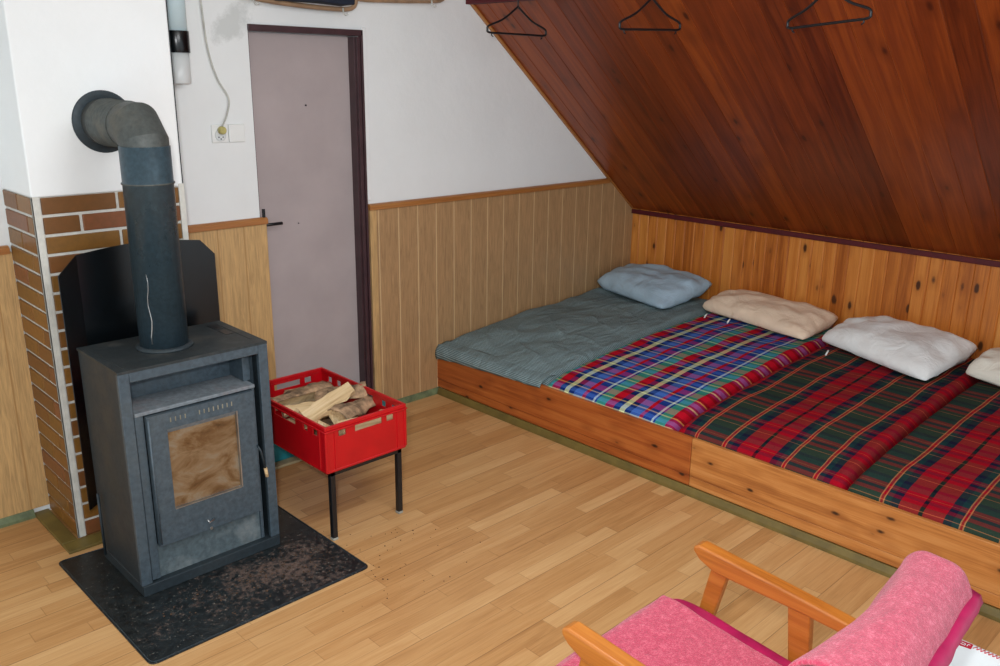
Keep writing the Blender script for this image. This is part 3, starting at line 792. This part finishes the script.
def hoop(z0, z1, out, inn):
    bm = bmesh.new()
    box(bm, KX0-out, KX1+out, KY0-out, KY0+inn, z0, z1); box(bm, KX0-out, KX1+out, KY1-inn, KY1+out, z0, z1)
    box(bm, KX0-out, KX0+inn, KY0+inn, KY1-inn, z0, z1); box(bm, KX1-inn, KX1+out, KY0+inn, KY1-inn, z0, z1)
    return bm
link('rim', hoop(KZ1-0.016, KZ1+0.002, 0.0, 0.012), RED, t, bevel=0.003)
link('rim_ledge', hoop(KZ1-0.022, KZ1-0.016, 0.004, 0.010), RED, t, bevel=0.002)
link('bottom', BX(KX0+0.002, KX1-0.002, KY0+0.002, KY1-0.002, KZ0, KZ0+0.012), RED, t, bevel=0.004)
bm = bmesh.new()
for x in (KX0+0.0025, KX1-0.0085):
    for y in (KY0+0.0025, KY1-0.0085): pass
for x0_, x1_ in ((KX0+0.0005, KX0+0.012), (KX0+0.042, KX0+0.048), (KX1-0.048, KX1-0.042), (KX1-0.012, KX1-0.0005)):
    for a, b in ((KY0-0.001, KY0+0.008), (KY1-0.008, KY1+0.001)): link('rib', BX(x0_, x1_, a, b, KZ0+0.01, KZ1-0.02), RED, t, bevel=0.002)
for y0_, y1_ in ((KY0, KY0+0.012), (KY0+0.040, KY0+0.046), (KY1-0.046, KY1-0.040), (KY1-0.012, KY1)):
    for a, b in ((KX0-0.001, KX0+0.008), (KX1-0.008, KX1+0.001)): link('rib', BX(a, b, y0_, y1_, KZ0+0.01, KZ1-0.02), RED, t, bevel=0.002)

# firewood: split wedges, bark shell as a part
def log(length, rad, sector, loc, rot, label, seed, barkon=True):
    rnd = random.Random(seed)
    t = thing('firewood_log', loc, label, 'firewood', 'split logs in the red crate')
    n = 12; m = 9
    bm = bmesh.new(); ringsl = []
    prof = [(0, 0)] + [(rad*math.cos(sector*k/m-sector/2), rad*math.sin(sector*k/m-sector/2)) for k in range(m+1)]
    for i in range(n+1):
        x = (i/n-0.5)*length
        sc = 1+0.22*noise.noise(Vector((x*9, seed, 0)))+0.35*(i/n-0.5)*(1 if seed % 2 else -1)
        rr_ = []
        for j, (a, b) in enumerate(prof):
            q = Vector((a-rad*0.5, b, 0))*sc
            dn = 0.20*rad*noise.noise(Vector((x*14, a*60+seed, b*60)))
            rr_.append(bm.verts.new((x+(0.012*noise.noise(Vector((seed, j*1.7, 0))) if i in (0, n) else 0), q.y+dn, q.x+dn)))
        ringsl.append(rr_)
    K = len(prof)
    for a, b in zip(ringsl, ringsl[1:]):
        for k in range(K): bm.faces.new((a[k], a[(k+1) % K], b[(k+1) % K], b[k]))
    bm.faces.new(ringsl[0][::-1]); bm.faces.new(ringsl[-1])
    o = link('split_wood', bm, LOGW); o.parent = t
    if barkon:
        bm = bmesh.new(); rings2 = []
        for i in range(n+1):
            x = (i/n-0.5)*length
            sc = 1+0.22*noise.noise(Vector((x*9, seed, 0)))+0.35*(i/n-0.5)*(1 if seed % 2 else -1)
            rr_ = []
            for k in range(m+1):
                th = sector*k/m-sector/2
                for_r = rad*sc+0.0025+0.004*noise.noise(Vector((x*40, th*6, seed)))
                a, b = for_r*math.cos(th), for_r*math.sin(th)
                dn = 0.20*rad*noise.noise(Vector((x*14, prof[k+1][0]*60+seed, prof[k+1][1]*60)))
                rr_.append(bm.verts.new((x, b+dn, a-rad*0.5*sc+dn)))
            rings2.append(rr_)
        for a, b in zip(rings2, rings2[1:]):
            for k in range(m): bm.faces.new((a[k], a[k+1], b[k+1], b[k]))
        o2 = link('bark', bm, BARK, smooth=True); o2.parent = t
        sd = o2.modifiers.new('s', 'SOLIDIFY'); sd.thickness = 0.004; sd.offset = 1
    t.rotation_euler = [math.radians(v) for v in rot]
cx_, cy_ = (KX0+KX1)/2, (KY0+KY1)/2
log(0.33, 0.072, 1.9, (-0.79, -0.93, 0.352), (180, 0, 3), 'split log at the bottom front of the crate', 1)
log(0.33, 0.072, 1.9, (-0.77, -0.77, 0.352), (0, 0, -4), 'split log at the bottom middle of the crate', 2)
log(0.33, 0.072, 2.0, (-0.77, -0.60, 0.352), (180, 0, 4), 'split log at the bottom back of the crate', 3)
log(0.29, 0.066, 1.7, (-0.720, -0.965, 0.428), (165, 3, 6), 'pale split log with dark edges along the front edge of the crate', 4)
log(0.31, 0.066, 1.6, (-0.80, -0.585, 0.448), (-15, 3, 8), 'brown bark covered log at the back left of the crate', 5)
log(0.30, 0.066, 1.25, (-0.795, -0.80, 0.488), (172, -9, 16), 'long pale wedge lying across the top of the firewood', 6, False)
log(0.25, 0.056, 1.8, (-0.69, -0.845, 0.440), (10, 3, 20), 'bark covered log at the right of the firewood pile', 8)
log(0.20, 0.036, 1.7, (-0.878, -0.80, 0.440), (175, 0, 92), 'short pale log along the left wall of the crate', 9)
log(0.22, 0.050, 1.5, (-0.655, -0.70, 0.455), (30, -6, -35), 'dark bark log leaning beside the right wall of the crate', 11)
log(0.26, 0.052, 1.4, (-0.80, -0.70, 0.445), (200, 4, -12), 'brown edged split log under the long pale wedge', 13)
log(0.20, 0.046, 1.6, (-0.70, -0.50, 0.425), (-10, 5, 150), 'dark bark log in the far right corner of the crate', 10)

# ------------------------------------------------------------ sleeping platform
BXF, BTOP = 0.462, 0.271
t = thing('bed_platform', (1.3, -2.0, 0), 'low wooden sleeping platform along the knee wall', 'bed')
def plank(name, m, y0, y1, z0, z1, dx=0.0):
    bm = bmesh.new(); box(bm, BXF+dx, BXF+0.022+dx, y0, y1, z0, z1); return link(name, bm, m, t, bevel=0.003)
YM = -1.765
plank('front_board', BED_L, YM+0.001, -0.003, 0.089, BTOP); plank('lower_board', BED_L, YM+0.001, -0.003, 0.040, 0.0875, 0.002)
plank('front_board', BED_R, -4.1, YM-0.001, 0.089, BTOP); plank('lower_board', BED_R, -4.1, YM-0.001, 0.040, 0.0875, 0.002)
link('deck', BX(BXF+0.023, XR-0.002, -4.1, -0.003, 0.19, 0.215), BED_R, t)
bm = bmesh.new(); prism(bm, [(0.444, 0.0005), (BXF+0.001, 0.0005), (BXF+0.001, 0.0395), (0.457, 0.0395), (0.446, 0.014)], 'y', -4.1, -0.032)
o = link('floor_strip', bm, OLIVE, t); o['label'] = 'olive green strip at the foot of the bed'
bm = bmesh.new()
for y in (-0.3, -1.6, -2.9, -4.0): link('bearer', BX(BXF+0.03, XR-0.05, y-0.03, y+0.03, 0.001, 0.189), BED_R, t)

def PROF(x):
    K = [(0.40, 0.275), (0.50, 0.300), (0.62, 0.330), (0.80, 0.350), (1.20, 0.382), (1.60, 0.405), (1.95, 0.412), (2.30, 0.405)]
    for (a, p), (b, q_) in zip(K, K[1:]):
        if x <= b: return p+(q_-p)*(x-a)/(b-a)
    return K[-1][1]
def mattress(y0, y1, x0, x1, zb, zt, mat, label, seed, nose=0.0, rnd_=0.03, sag=0.006, raise0=0.0, raise1=0.0, creases=()):
    """soft slab: y0 > y1; rounded edges, gentle waves, optional nose lapping over the front board"""
    bm = bmesh.new(); NX, NY = (170, 100) if creases else (60, 34)
    def ss(t): return max(0.0, min(1.0, t))
    top = []; 
    W_, D_ = x1-x0, y0-y1
    def height(x, y):
        ex = min(x-x0, x1-x)/rnd_; ey = min(y0-y, y-y1)/rnd_
        f = 1.0
        for e in (ex, ey):
            e = ss(e); f *= math.sqrt(max(0, 1-(1-e)**2))
        zt_ = PROF(x)+zt; h = zb+(zt_-zb)*(0.30+0.70*f)
        wv = sag*noise.noise(Vector((x*3.0, y*4.0, seed)))+sag*0.5*noise.noise(Vector((x*8, y*7, seed+5)))
        for (ax_, ay_, bx_, by_, hh) in creases:
            dx_, dy_ = bx_-ax_, by_-ay_; L2 = dx_*dx_+dy_*dy_
            q_ = ((x-ax_)*dx_+(y-ay_)*dy_)/L2; qc = max(0, min(1, q_))
            off = 0.015*math.sin(qc*5+hh*900)
            ds = math.hypot(x-ax_-dx_*qc-off, y-ay_-dy_*qc)
            wv += hh*math.exp(-(ds/0.014)**2)*math.sin(PI*min(1, max(0, 0.1+0.8*qc)))
        # raised rolled hems at the sides
        h += raise0*math.exp(-((y0-0.03-y)/0.028)**2)+raise1*math.exp(-((y-y1-0.03)/0.028)**2)
        return h+wv*ss(ex)*ss(ey)
    def dist(n, lo, hi):
        out = []
        for i in range(n+1):
            s = i/n; s = 0.5-0.5*math.cos(PI*s)*(abs(math.cos(PI*s))**0.3 if math.cos(PI*s) else 0) if False else (s*0.35+0.65*(0.5-0.5*math.cos(PI*s)))
            out.append(lo+(hi-lo)*s)
        return out
    xs_, ys_ = dist(NX, x0, x1), dist(NY, y0, y1)
    g = [[bm.verts.new((x+0.006*noise.noise(Vector((0, y*6, seed)))*(1-ss((x-x0)/0.1)), y, height(x, y))) for y in ys_] for x in xs_]
    for i in range(NX):
        for j in range(NY): bm.faces.new((g[i][j], g[i+1][j], g[i+1][j+1], g[i][j+1]))
    edge = [g[i][0] for i in range(NX+1)]+[g[NX][j] for j in range(1, NY+1)]+[g[i][NY] for i in range(NX-1, -1, -1)]+[g[0][j] for j in range(NY-1, 0, -1)]
    low = []
    for v in edge:
        z = zb
        low.append(bm.verts.new((v.co.x, v.co.y, z)))
    for k in range(len(edge)): bm.faces.new((edge[k], edge[(k+1) % len(edge)], low[(k+1) % len(edge)], low[k]))
    bm.faces.new(low)
    o = link('mattress', bm, mat, smooth=True); tag(o, label, 'mattress', 'mattresses on the sleeping platform')
    return o
DK = 0.216
mattress(-0.004, -0.858, BXF+0.024, XR-0.004, DK, 0.0, SHEET, 'mattress in a fine striped grey-teal sheet beside the panelled wall', 3, rnd_=0.05, sag=0.022, creases=[(1.15, -0.28, 0.92, -0.60, 0.011), (0.90, -0.16, 0.80, -0.42, 0.008), (0.78, -0.36, 0.62, -0.66, 0.010), (1.36, -0.40, 1.22, -0.72, 0.009), (1.62, -0.30, 1.50, -0.74, 0.007), (0.70, -0.10, 0.64, -0.30, 0.007), (1.0, -0.5, 1.02, -0.8, 0.007)])
# the sheet's hanging front hem laps over the board
bm = bmesh.new(); rows_ = []
for j in range(46):
    y = -0.016-j*0.0184
    s = j/45.0
    w1 = 0.007*noise.noise(Vector((y*14, 1, 0))); zt_l = 0.308-0.010*s
    zl = 0.212+0.045*s**0.6+w1
    pf = [(BXF+0.11, PROF(BXF+0.11)-0.020), (BXF+0.065, PROF(BXF+0.065)-0.002), (BXF+0.030, PROF(BXF+0.03)-0.004), (BXF+0.008, zt_l-0.012), (BXF-0.010+w1*0.6, zt_l-0.036), (BXF-0.016+w1, (zt_l+zl)/2-0.012), (BXF-0.010+w1, zl+0.004), (BXF-0.003, zl)]
    rows_.append([bm.verts.new((a, y, b)) for a, b in pf])
for a, b in zip(rows_, rows_[1:]):
    for k in range(7): bm.faces.new((a[k], a[k+1], b[k+1], b[k]))
o = link('sheet_hem', bm, SHEET, smooth=True); m_ = o.modifiers.new('s', 'SOLIDIFY'); m_.thickness = 0.003; m_.offset = 1
ms = [q for q in C.objects if q.name.startswith('mattress')][0]
o.parent = ms
mattress(-0.863, -1.652, BXF+0.008, XR-0.004, DK, -0.006, PLAID_B, 'mattress covered with a bright blue, red and green plaid blanket', 8, rnd_=0.03, sag=0.010, raise1=0.005)
mattress(-1.658, -2.445, BXF+0.024, XR-0.004, DK, -0.014, PLAID_R1, 'dark red tartan mattress next to the blue plaid one', 12, rnd_=0.035, sag=0.010, raise1=0.003)
mattress(-2.450, -3.26, BXF+0.024, XR-0.004, DK, -0.014, PLAID_R2, 'dark red and green tartan mattress at the right edge of the photo', 17, rnd_=0.028)

# ------------------------------------------------------------ pillows
def pillow(y0, y1, mat, label, seed, zbase, xf=1.93, xb=2.238, zf_=0.0, rise=0.19, thick=0.12, skew=0.0, ties=0, flare=0.0):
    bm = bmesh.new(); NU, NV_ = 44, 30
    yc = (y0+y1)/2; W_ = abs(y0-y1)/2
    A = Vector((xf, yc, zbase+0.04)); B = Vector((xb-0.03, yc, zbase+rise))
    mid = (A+B)/2; dv = (B-A); D_ = dv.length/2; dv.normalize(); up = Vector((0, 1, 0)).cross(dv); up = -up if up.z < 0 else up
    def pt(u, v, s):
        cu = 1-0.05*abs(v)**6-0.03*(1-v*v)*abs(u)**4; cv = 1-0.08*abs(u)**6-0.03*(1-u*u)*abs(v)**4
        e = max(0.0, (1-abs(u)**3.2))*max(0.0, (1-abs(v)**2.8))
        h = thick*0.56*e**0.45
        wn = noise.noise(Vector((u*2.0, v*2.0, seed)))*0.013 + noise.noise(Vector((u*5+seed, v*4.5, 2)))*0.006
        # creases that radiate from the pinched ends
        ca = 0.007*math.sin(11*v+3*seed+4*u)*abs(u)**2*(1-abs(v))
        cb = 0.006*math.sin(16*u+seed)*abs(v)**2*(1-abs(u))
        hh = s*h + (wn*min(1, e*3)+(ca+cb)*min(1, e*5))*(1 if s > 0 else 0.3)
        p = mid + Vector((0, -u*W_*cu - skew*v, 0)) + dv*(v*D_*cv) + up*hh
        p += up*0.014*noise.noise(Vector((u*3, v*3, seed+9))) - dv*flare*u*(1-v)/2
        return p
    T = {}; Bm = {}
    for i in range(NU+1):
        for j in range(NV_+1):
            u = -math.cos(PI*i/NU)*0.5+(-1+2*i/NU)*0.5; v = -math.cos(PI*j/NV_)*0.5+(-1+2*j/NV_)*0.5
            T[i, j] = bm.verts.new(pt(u, v, 1))
            if 0 < i < NU and 0 < j < NV_: Bm[i, j] = bm.verts.new(pt(u, v, -1))
            else: Bm[i, j] = T[i, j]
    for i in range(NU):
        for j in range(NV_):
            for G, rev in ((T, False), (Bm, True)):
                q = [G[i, j], G[i+1, j], G[i+1, j+1], G[i, j+1]]
                if rev: q = q[::-1]
                if not rev or len(set(q)) == 4:
                    try: bm.faces.new(q)
                    except ValueError: pass
    for v in bm.verts:
        v.co.z = max(v.co.z, PROF(v.co.x)+0.010+zf_); v.co.x = min(v.co.x, XR-0.005)
    o = link('pillow', bm, mat, smooth=True); tag(o, label, 'pillow', 'pillows along the knee wall')
    for k in range(ties):
        yy = y0-0.10-0.16*k; xx = xf-0.006
        b2 = bmesh.new(); tube(b2, [(xx+0.020, yy, zbase+0.034), (xx-0.004, yy-0.004, zbase+0.026), (xx-0.008, yy, zbase+0.012)], 0.0045, 7)
        tt = link('tie', b2, P_WHITE); tt.parent = o; tt['label'] = 'small white closure tie'
    return o
pillow(-0.05, -0.735, P_BLUE, 'pale blue crumpled pillow on the grey-teal mattress', 2.3, 0.405, zf_=0.010, xf=1.76, rise=0.115, thick=0.165, skew=0.02, flare=0.08)
pillow(-0.83, -1.61, P_PEACH, 'pale peach pillow at the head of the blue plaid blanket', 5.1, 0.388, xf=1.83, rise=0.085, thick=0.15, skew=0.0, ties=2, flare=0.07)
pillow(-1.67, -2.35, P_WHITE, 'large white pillow at the head of the red tartan mattress', 9.4, 0.380, xf=1.70, rise=0.09, thick=0.18, skew=0.02, ties=1, flare=0.12)
pillow(-2.40, -3.02, P_CREAM, 'off-white pillow cut off by the right edge of the photo', 14.2, 0.380, xf=1.72, rise=0.08, thick=0.17, flare=0.10)

# ------------------------------------------------------------ armchair
t = thing('armchair', (-1.05, -2.9, 0), 'low armchair with orange wooden arms and magenta cushions', 'armchair')
def arm(xa, xb):
    bm = bmesh.new()
    prism(bm, [(-2.588, 0.594), (-2.587, 0.580), (-2.608, 0.560), (-2.655, 0.541), (-2.90, 0.541), (-3.16, 0.530), (-3.17, 0.556), (-2.90, 0.580), (-2.65, 0.598), (-2.605, 0.601)], 'x', xa, xb)
    return link('armrest', bm, ARMW, t, bevel=0.006, seg=3)
def leg(xa, xb, top, bot, name='leg'):
    (ya, yb, zt), (yc, ye, zb) = top, bot
    bm = bmesh.new(); prism(bm, [(ya, zt), (yb, zt), (ye, zb), (yc, zb)], 'x', xa, xb)
    return link(name, bm, ARMW, t, bevel=0.004)
for xa, xb in ((-0.800, -0.756), (-1.330, -1.284)):
    arm(xa, xb)
    leg(xa+0.010, xb-0.008, (-2.640, -2.690, 0.544), (-2.535, -2.565, 0.0005))
    leg(xa+0.010, xb-0.008, (-2.862, -2.922, 0.545), (-2.925, -2.962, 0.0005))
    leg(xa+0.014, xb-0.012, (-2.62, -2.62, 0.335), (-2.62, -2.62, 0.30), 'dummy') if False else None
bm = bmesh.new()
prism(bm, [(-2.60, 0.315), (-2.60, 0.275), (-3.02, 0.235), (-3.02, 0.275)], 'x', -0.822, -0.795)
prism(bm, [(-2.60, 0.315), (-2.60, 0.275), (-3.02, 0.235), (-3.02, 0.275)], 'x', -1.302, -1.275)
box(bm, -1.275, -0.822, -2.625, -2.60, 0.275, 0.313); box(bm, -1.275, -0.822, -3.02, -2.995, 0.236, 0.274)
link('seat_frame', bm, ARMW, t, bevel=0.003)
# soft slab in a tilted frame: centre, direction vectors
def cushion(name, c, ax, ay, az, sx, sy, sz, mat, parent, seed=0, n=26, power=6, puff=0.0, wob=0.004, lab=None):
    bm = bmesh.new(); bmesh.ops.create_cube(bm, size=2)
    bmesh.ops.subdivide_edges(bm, edges=bm.edges, cuts=n, use_grid_fill=True)
    for v in bm.verts:
        q = v.co.copy(); m = (abs(q.x)**power+abs(q.y)**power+abs(q.z)**power)**(1/power)
        q = q/m
        zz = q.z*(1+puff*(1-q.x*q.x)*(1-q.y*q.y))
        p = Vector(c)+ax*(q.x*sx)+ay*(q.y*sy)+az*(zz*sz)
        p += az*wob*noise.noise(p*9+Vector((seed, 0, 0)))
        v.co = p
    o = link(name, bm, mat, parent, smooth=True)
    return o
ax = Vector((1, 0, 0)); ay = Vector((0, 1, 0.09)).normalized(); az = ax.cross(ay)
cushion('seat_cushion', (-1.043, -2.795, 0.372), ax, ay, az, 0.240, 0.255, 0.050, MAGENTA, t, 1, power=9)
tl = Vector((0, -0.33, 0.944)).normalized(); bn = ax.cross(tl); bn = bn if bn.y > 0 else -bn
cushion('back_cushion', (-1.062, -3.118, 0.535), ax, tl, bn, 0.250, 0.242, 0.045, MAGENTA, t, 2, power=7)
bm = bmesh.new()
for x in (-1.29, -0.835):
    bm = bmesh.new(); prism(bm, [(-3.02, 0.24), (-3.00, 0.27), (-3.215, 0.56), (-3.235, 0.55)], 'x', x, x+0.022)
    link('back_frame', bm, ARMW, t, bevel=0.003)
# terry covers: sheets that follow the cushions
def sheet_mesh(name, profile, xa, xb, mat, label, seed, thick=0.010, nx=26, flare=None):
    P = spline([(0, a, b) for a, b in profile], 7)
    bm = bmesh.new(); R = []
    for i in range(nx+1):
        s = i/nx; x = xa+(xb-xa)*s; row = []
        for j, p in enumerate(P):
            tt = j/(len(P)-1)
            q = Vector((x, p.y, p.z))
            if flare: q += flare(s, tt)
            q += Vector((0.004*noise.noise(Vector((tt*8, 0, seed))), 0.006*noise.noise(Vector((x*7, tt*9, seed))), 0.005*noise.noise(Vector((x*8, tt*10, seed+4)))))
            row.append(bm.verts.new(q))
        R.append(row)
    for a, b in zip(R, R[1:]):
        for k in range(len(P)-1): bm.faces.new((a[k], a[k+1], b[k+1], b[k]))
    o = link(name, bm, mat, smooth=True)
    m = o.modifiers.new('s', 'SOLIDIFY'); m.thickness = thick; m.offset = 1
    b = o.modifiers.new('b', 'SUBSURF'); b.levels = 1; b.render_levels = 1
    tag(o, label, 'chair cover', 'pink terry chair covers')
    return o
sheet_mesh('terry_cover', [(-3.00, 0.404), (-2.85, 0.418), (-2.70, 0.431), (-2.58, 0.444), (-2.545, 0.438), (-2.530, 0.412), (-2.532, 0.36)], -1.282, -0.856, TERRY,
           'pink terry towel covering the armchair seat', 3, thick=0.007)
sheet_mesh('terry_cover', [(-3.000, 0.42), (-3.030, 0.50), (-3.060, 0.60), (-3.090, 0.69), (-3.120, 0.765), (-3.140, 0.800), (-3.172, 0.815), (-3.208, 0.812), (-3.236, 0.792), (-3.248, 0.755), (-3.245, 0.72)], -1.325, -0.790, TERRY,
           'pink terry towel draped over the armchair backrest', 6, thick=0.012,
           flare=lambda s, tt: Vector((0, -0.050*(1-s)*min(1, max(0, (tt-0.5)*2.5)) - 0.026*math.sin(PI*s)*min(1, max(0, (0.75-tt)*4)), 0.0)))
# magenta lining that hangs out behind the towel
bm = bmesh.new(); R = []
for i in range(25):
    s = i/24; x = -1.325+0.550*s; row = []
    for a, b in ((-3.222, 0.765), (-3.250, 0.772), (-3.270, 0.766), (-3.278, 0.750), (-3.272, 0.73), (-3.255, 0.71)):
        row.append(bm.verts.new((x, a-0.050*(1-s)+0.006*noise.noise(Vector((x*20, b*12, 0))), b-0.004)))
    R.append(row)
for a, b in zip(R, R[1:]):
    for k in range(5): bm.faces.new((a[k], a[k+1], b[k+1], b[k]))
o = link('back_cover_flap', bm, MAGENTA, t, smooth=True); m_ = o.modifiers.new('s', 'SOLIDIFY'); m_.thickness = 0.006

# ------------------------------------------------------------ low table with a white cloth behind the armchair
TX0, TX1, TY0, TY1, TZ = -0.775, -0.472, -3.56, -3.170, 0.446
t = thing('side_table', ((TX0+TX1)/2, (TY0+TY1)/2, 0), 'small low table behind the armchair, under a white cloth', 'side table')
link('tabletop', BX(TX0, TX1, TY0, TY1, TZ-0.022, TZ), ARMW, t, bevel=0.004)
for x in (TX0+0.01, TX1-0.04):
    for y in (TY0+0.01, TY1-0.04): link('leg', BX(x, x+0.03, y, y+0.03, 0.0005, TZ-0.0225), ARMW, t, bevel=0.003)
bm = bmesh.new(); N = 40
def cl(u, v):
    # u across x, v across y, both in -1..1 of the overhanging sheet
    hx, hy = (TX1-TX0)/2+0.004, (TY1-TY0)/2+0.004; ov = 0.055
    X = u*(hx+ov); Y = v*(hy+ov)
    dx, dy = max(0, abs(X)-hx), max(0, abs(Y)-hy)
    x = math.copysign(min(abs(X), hx)+0.12*dx, X); y = math.copysign(min(abs(Y), hy)+0.12*dy, Y)
    z = TZ+0.003-max(dx, dy)*0.98
    wv = 0.004*noise.noise(Vector((X*30, Y*30, 1)))
    return Vector(((TX0+TX1)/2+x+wv*(dx > 0), (TY0+TY1)/2+y+wv*(dy > 0), z+(0.001*noise.noise(Vector((X*12, Y*12, 0))))))
g = [[bm.verts.new(cl(-1+2*i/N, -1+2*j/N)) for j in range(N+1)] for i in range(N+1)]
for i in range(N):
    for j in range(N): bm.faces.new((g[i][j], g[i+1][j], g[i+1][j+1], g[i][j+1]))
CLOTHM = cloth('white_table_cloth', (232, 238, 240), 0.01, 0.1); REDTH = plain('red_embroidery_thread', (196, 22, 52), 0.8)
cl_o = link('tablecloth', bm, CLOTHM, smooth=True); tag(cl_o, 'white cloth with red stitched edge on the low table behind the armchair', 'tablecloth')
m_ = cl_o.modifiers.new('s', 'SOLIDIFY'); m_.thickness = 0.0015; m_.offset = 1
bm = bmesh.new()
zz = TZ+0.0052
y = TY1-0.040; k = 0
while y > TY0:
    w_ = 0.010
    p0, p1 = (TX1-0.016, y), (TX1-0.002, y-0.006)
    tube(bm, [(p0[0], p0[1], zz), (p1[0], p1[1], zz)], 0.0011, 5); tube(bm, [(p1[0], p1[1], zz), (p0[0], p0[1]-0.009, zz)], 0.0009, 5)
    y -= 0.009; k += 1
link('edge_stitching', bm, REDTH, cl_o)
# red label with small white strokes at the corner
bm = bmesh.new(); prism(bm, [(TX1-0.030, TY1-0.004), (TX1-0.004, TY1-0.004), (TX1-0.001, TY1-0.036), (TX1-0.024, TY1-0.038)], 'z', zz-0.0005, zz+0.0006)
link('corner_motif', bm, REDTH, cl_o)
bm = bmesh.new()
for a, b in (((-0.020, -0.012), (-0.020, -0.022)), ((-0.020, -0.022), (-0.012, -0.022)), ((-0.012, -0.022), (-0.012, -0.012)), ((-0.020, -0.027), (-0.010, -0.027)), ((-0.010, -0.027), (-0.010, -0.032))):
    tube(bm, [(TX1+a[0], TY1+a[1], zz+0.001), (TX1+b[0], TY1+b[1], zz+0.001)], 0.0010, 5)
link('motif_stroke', bm, CLOTHM, cl_o)
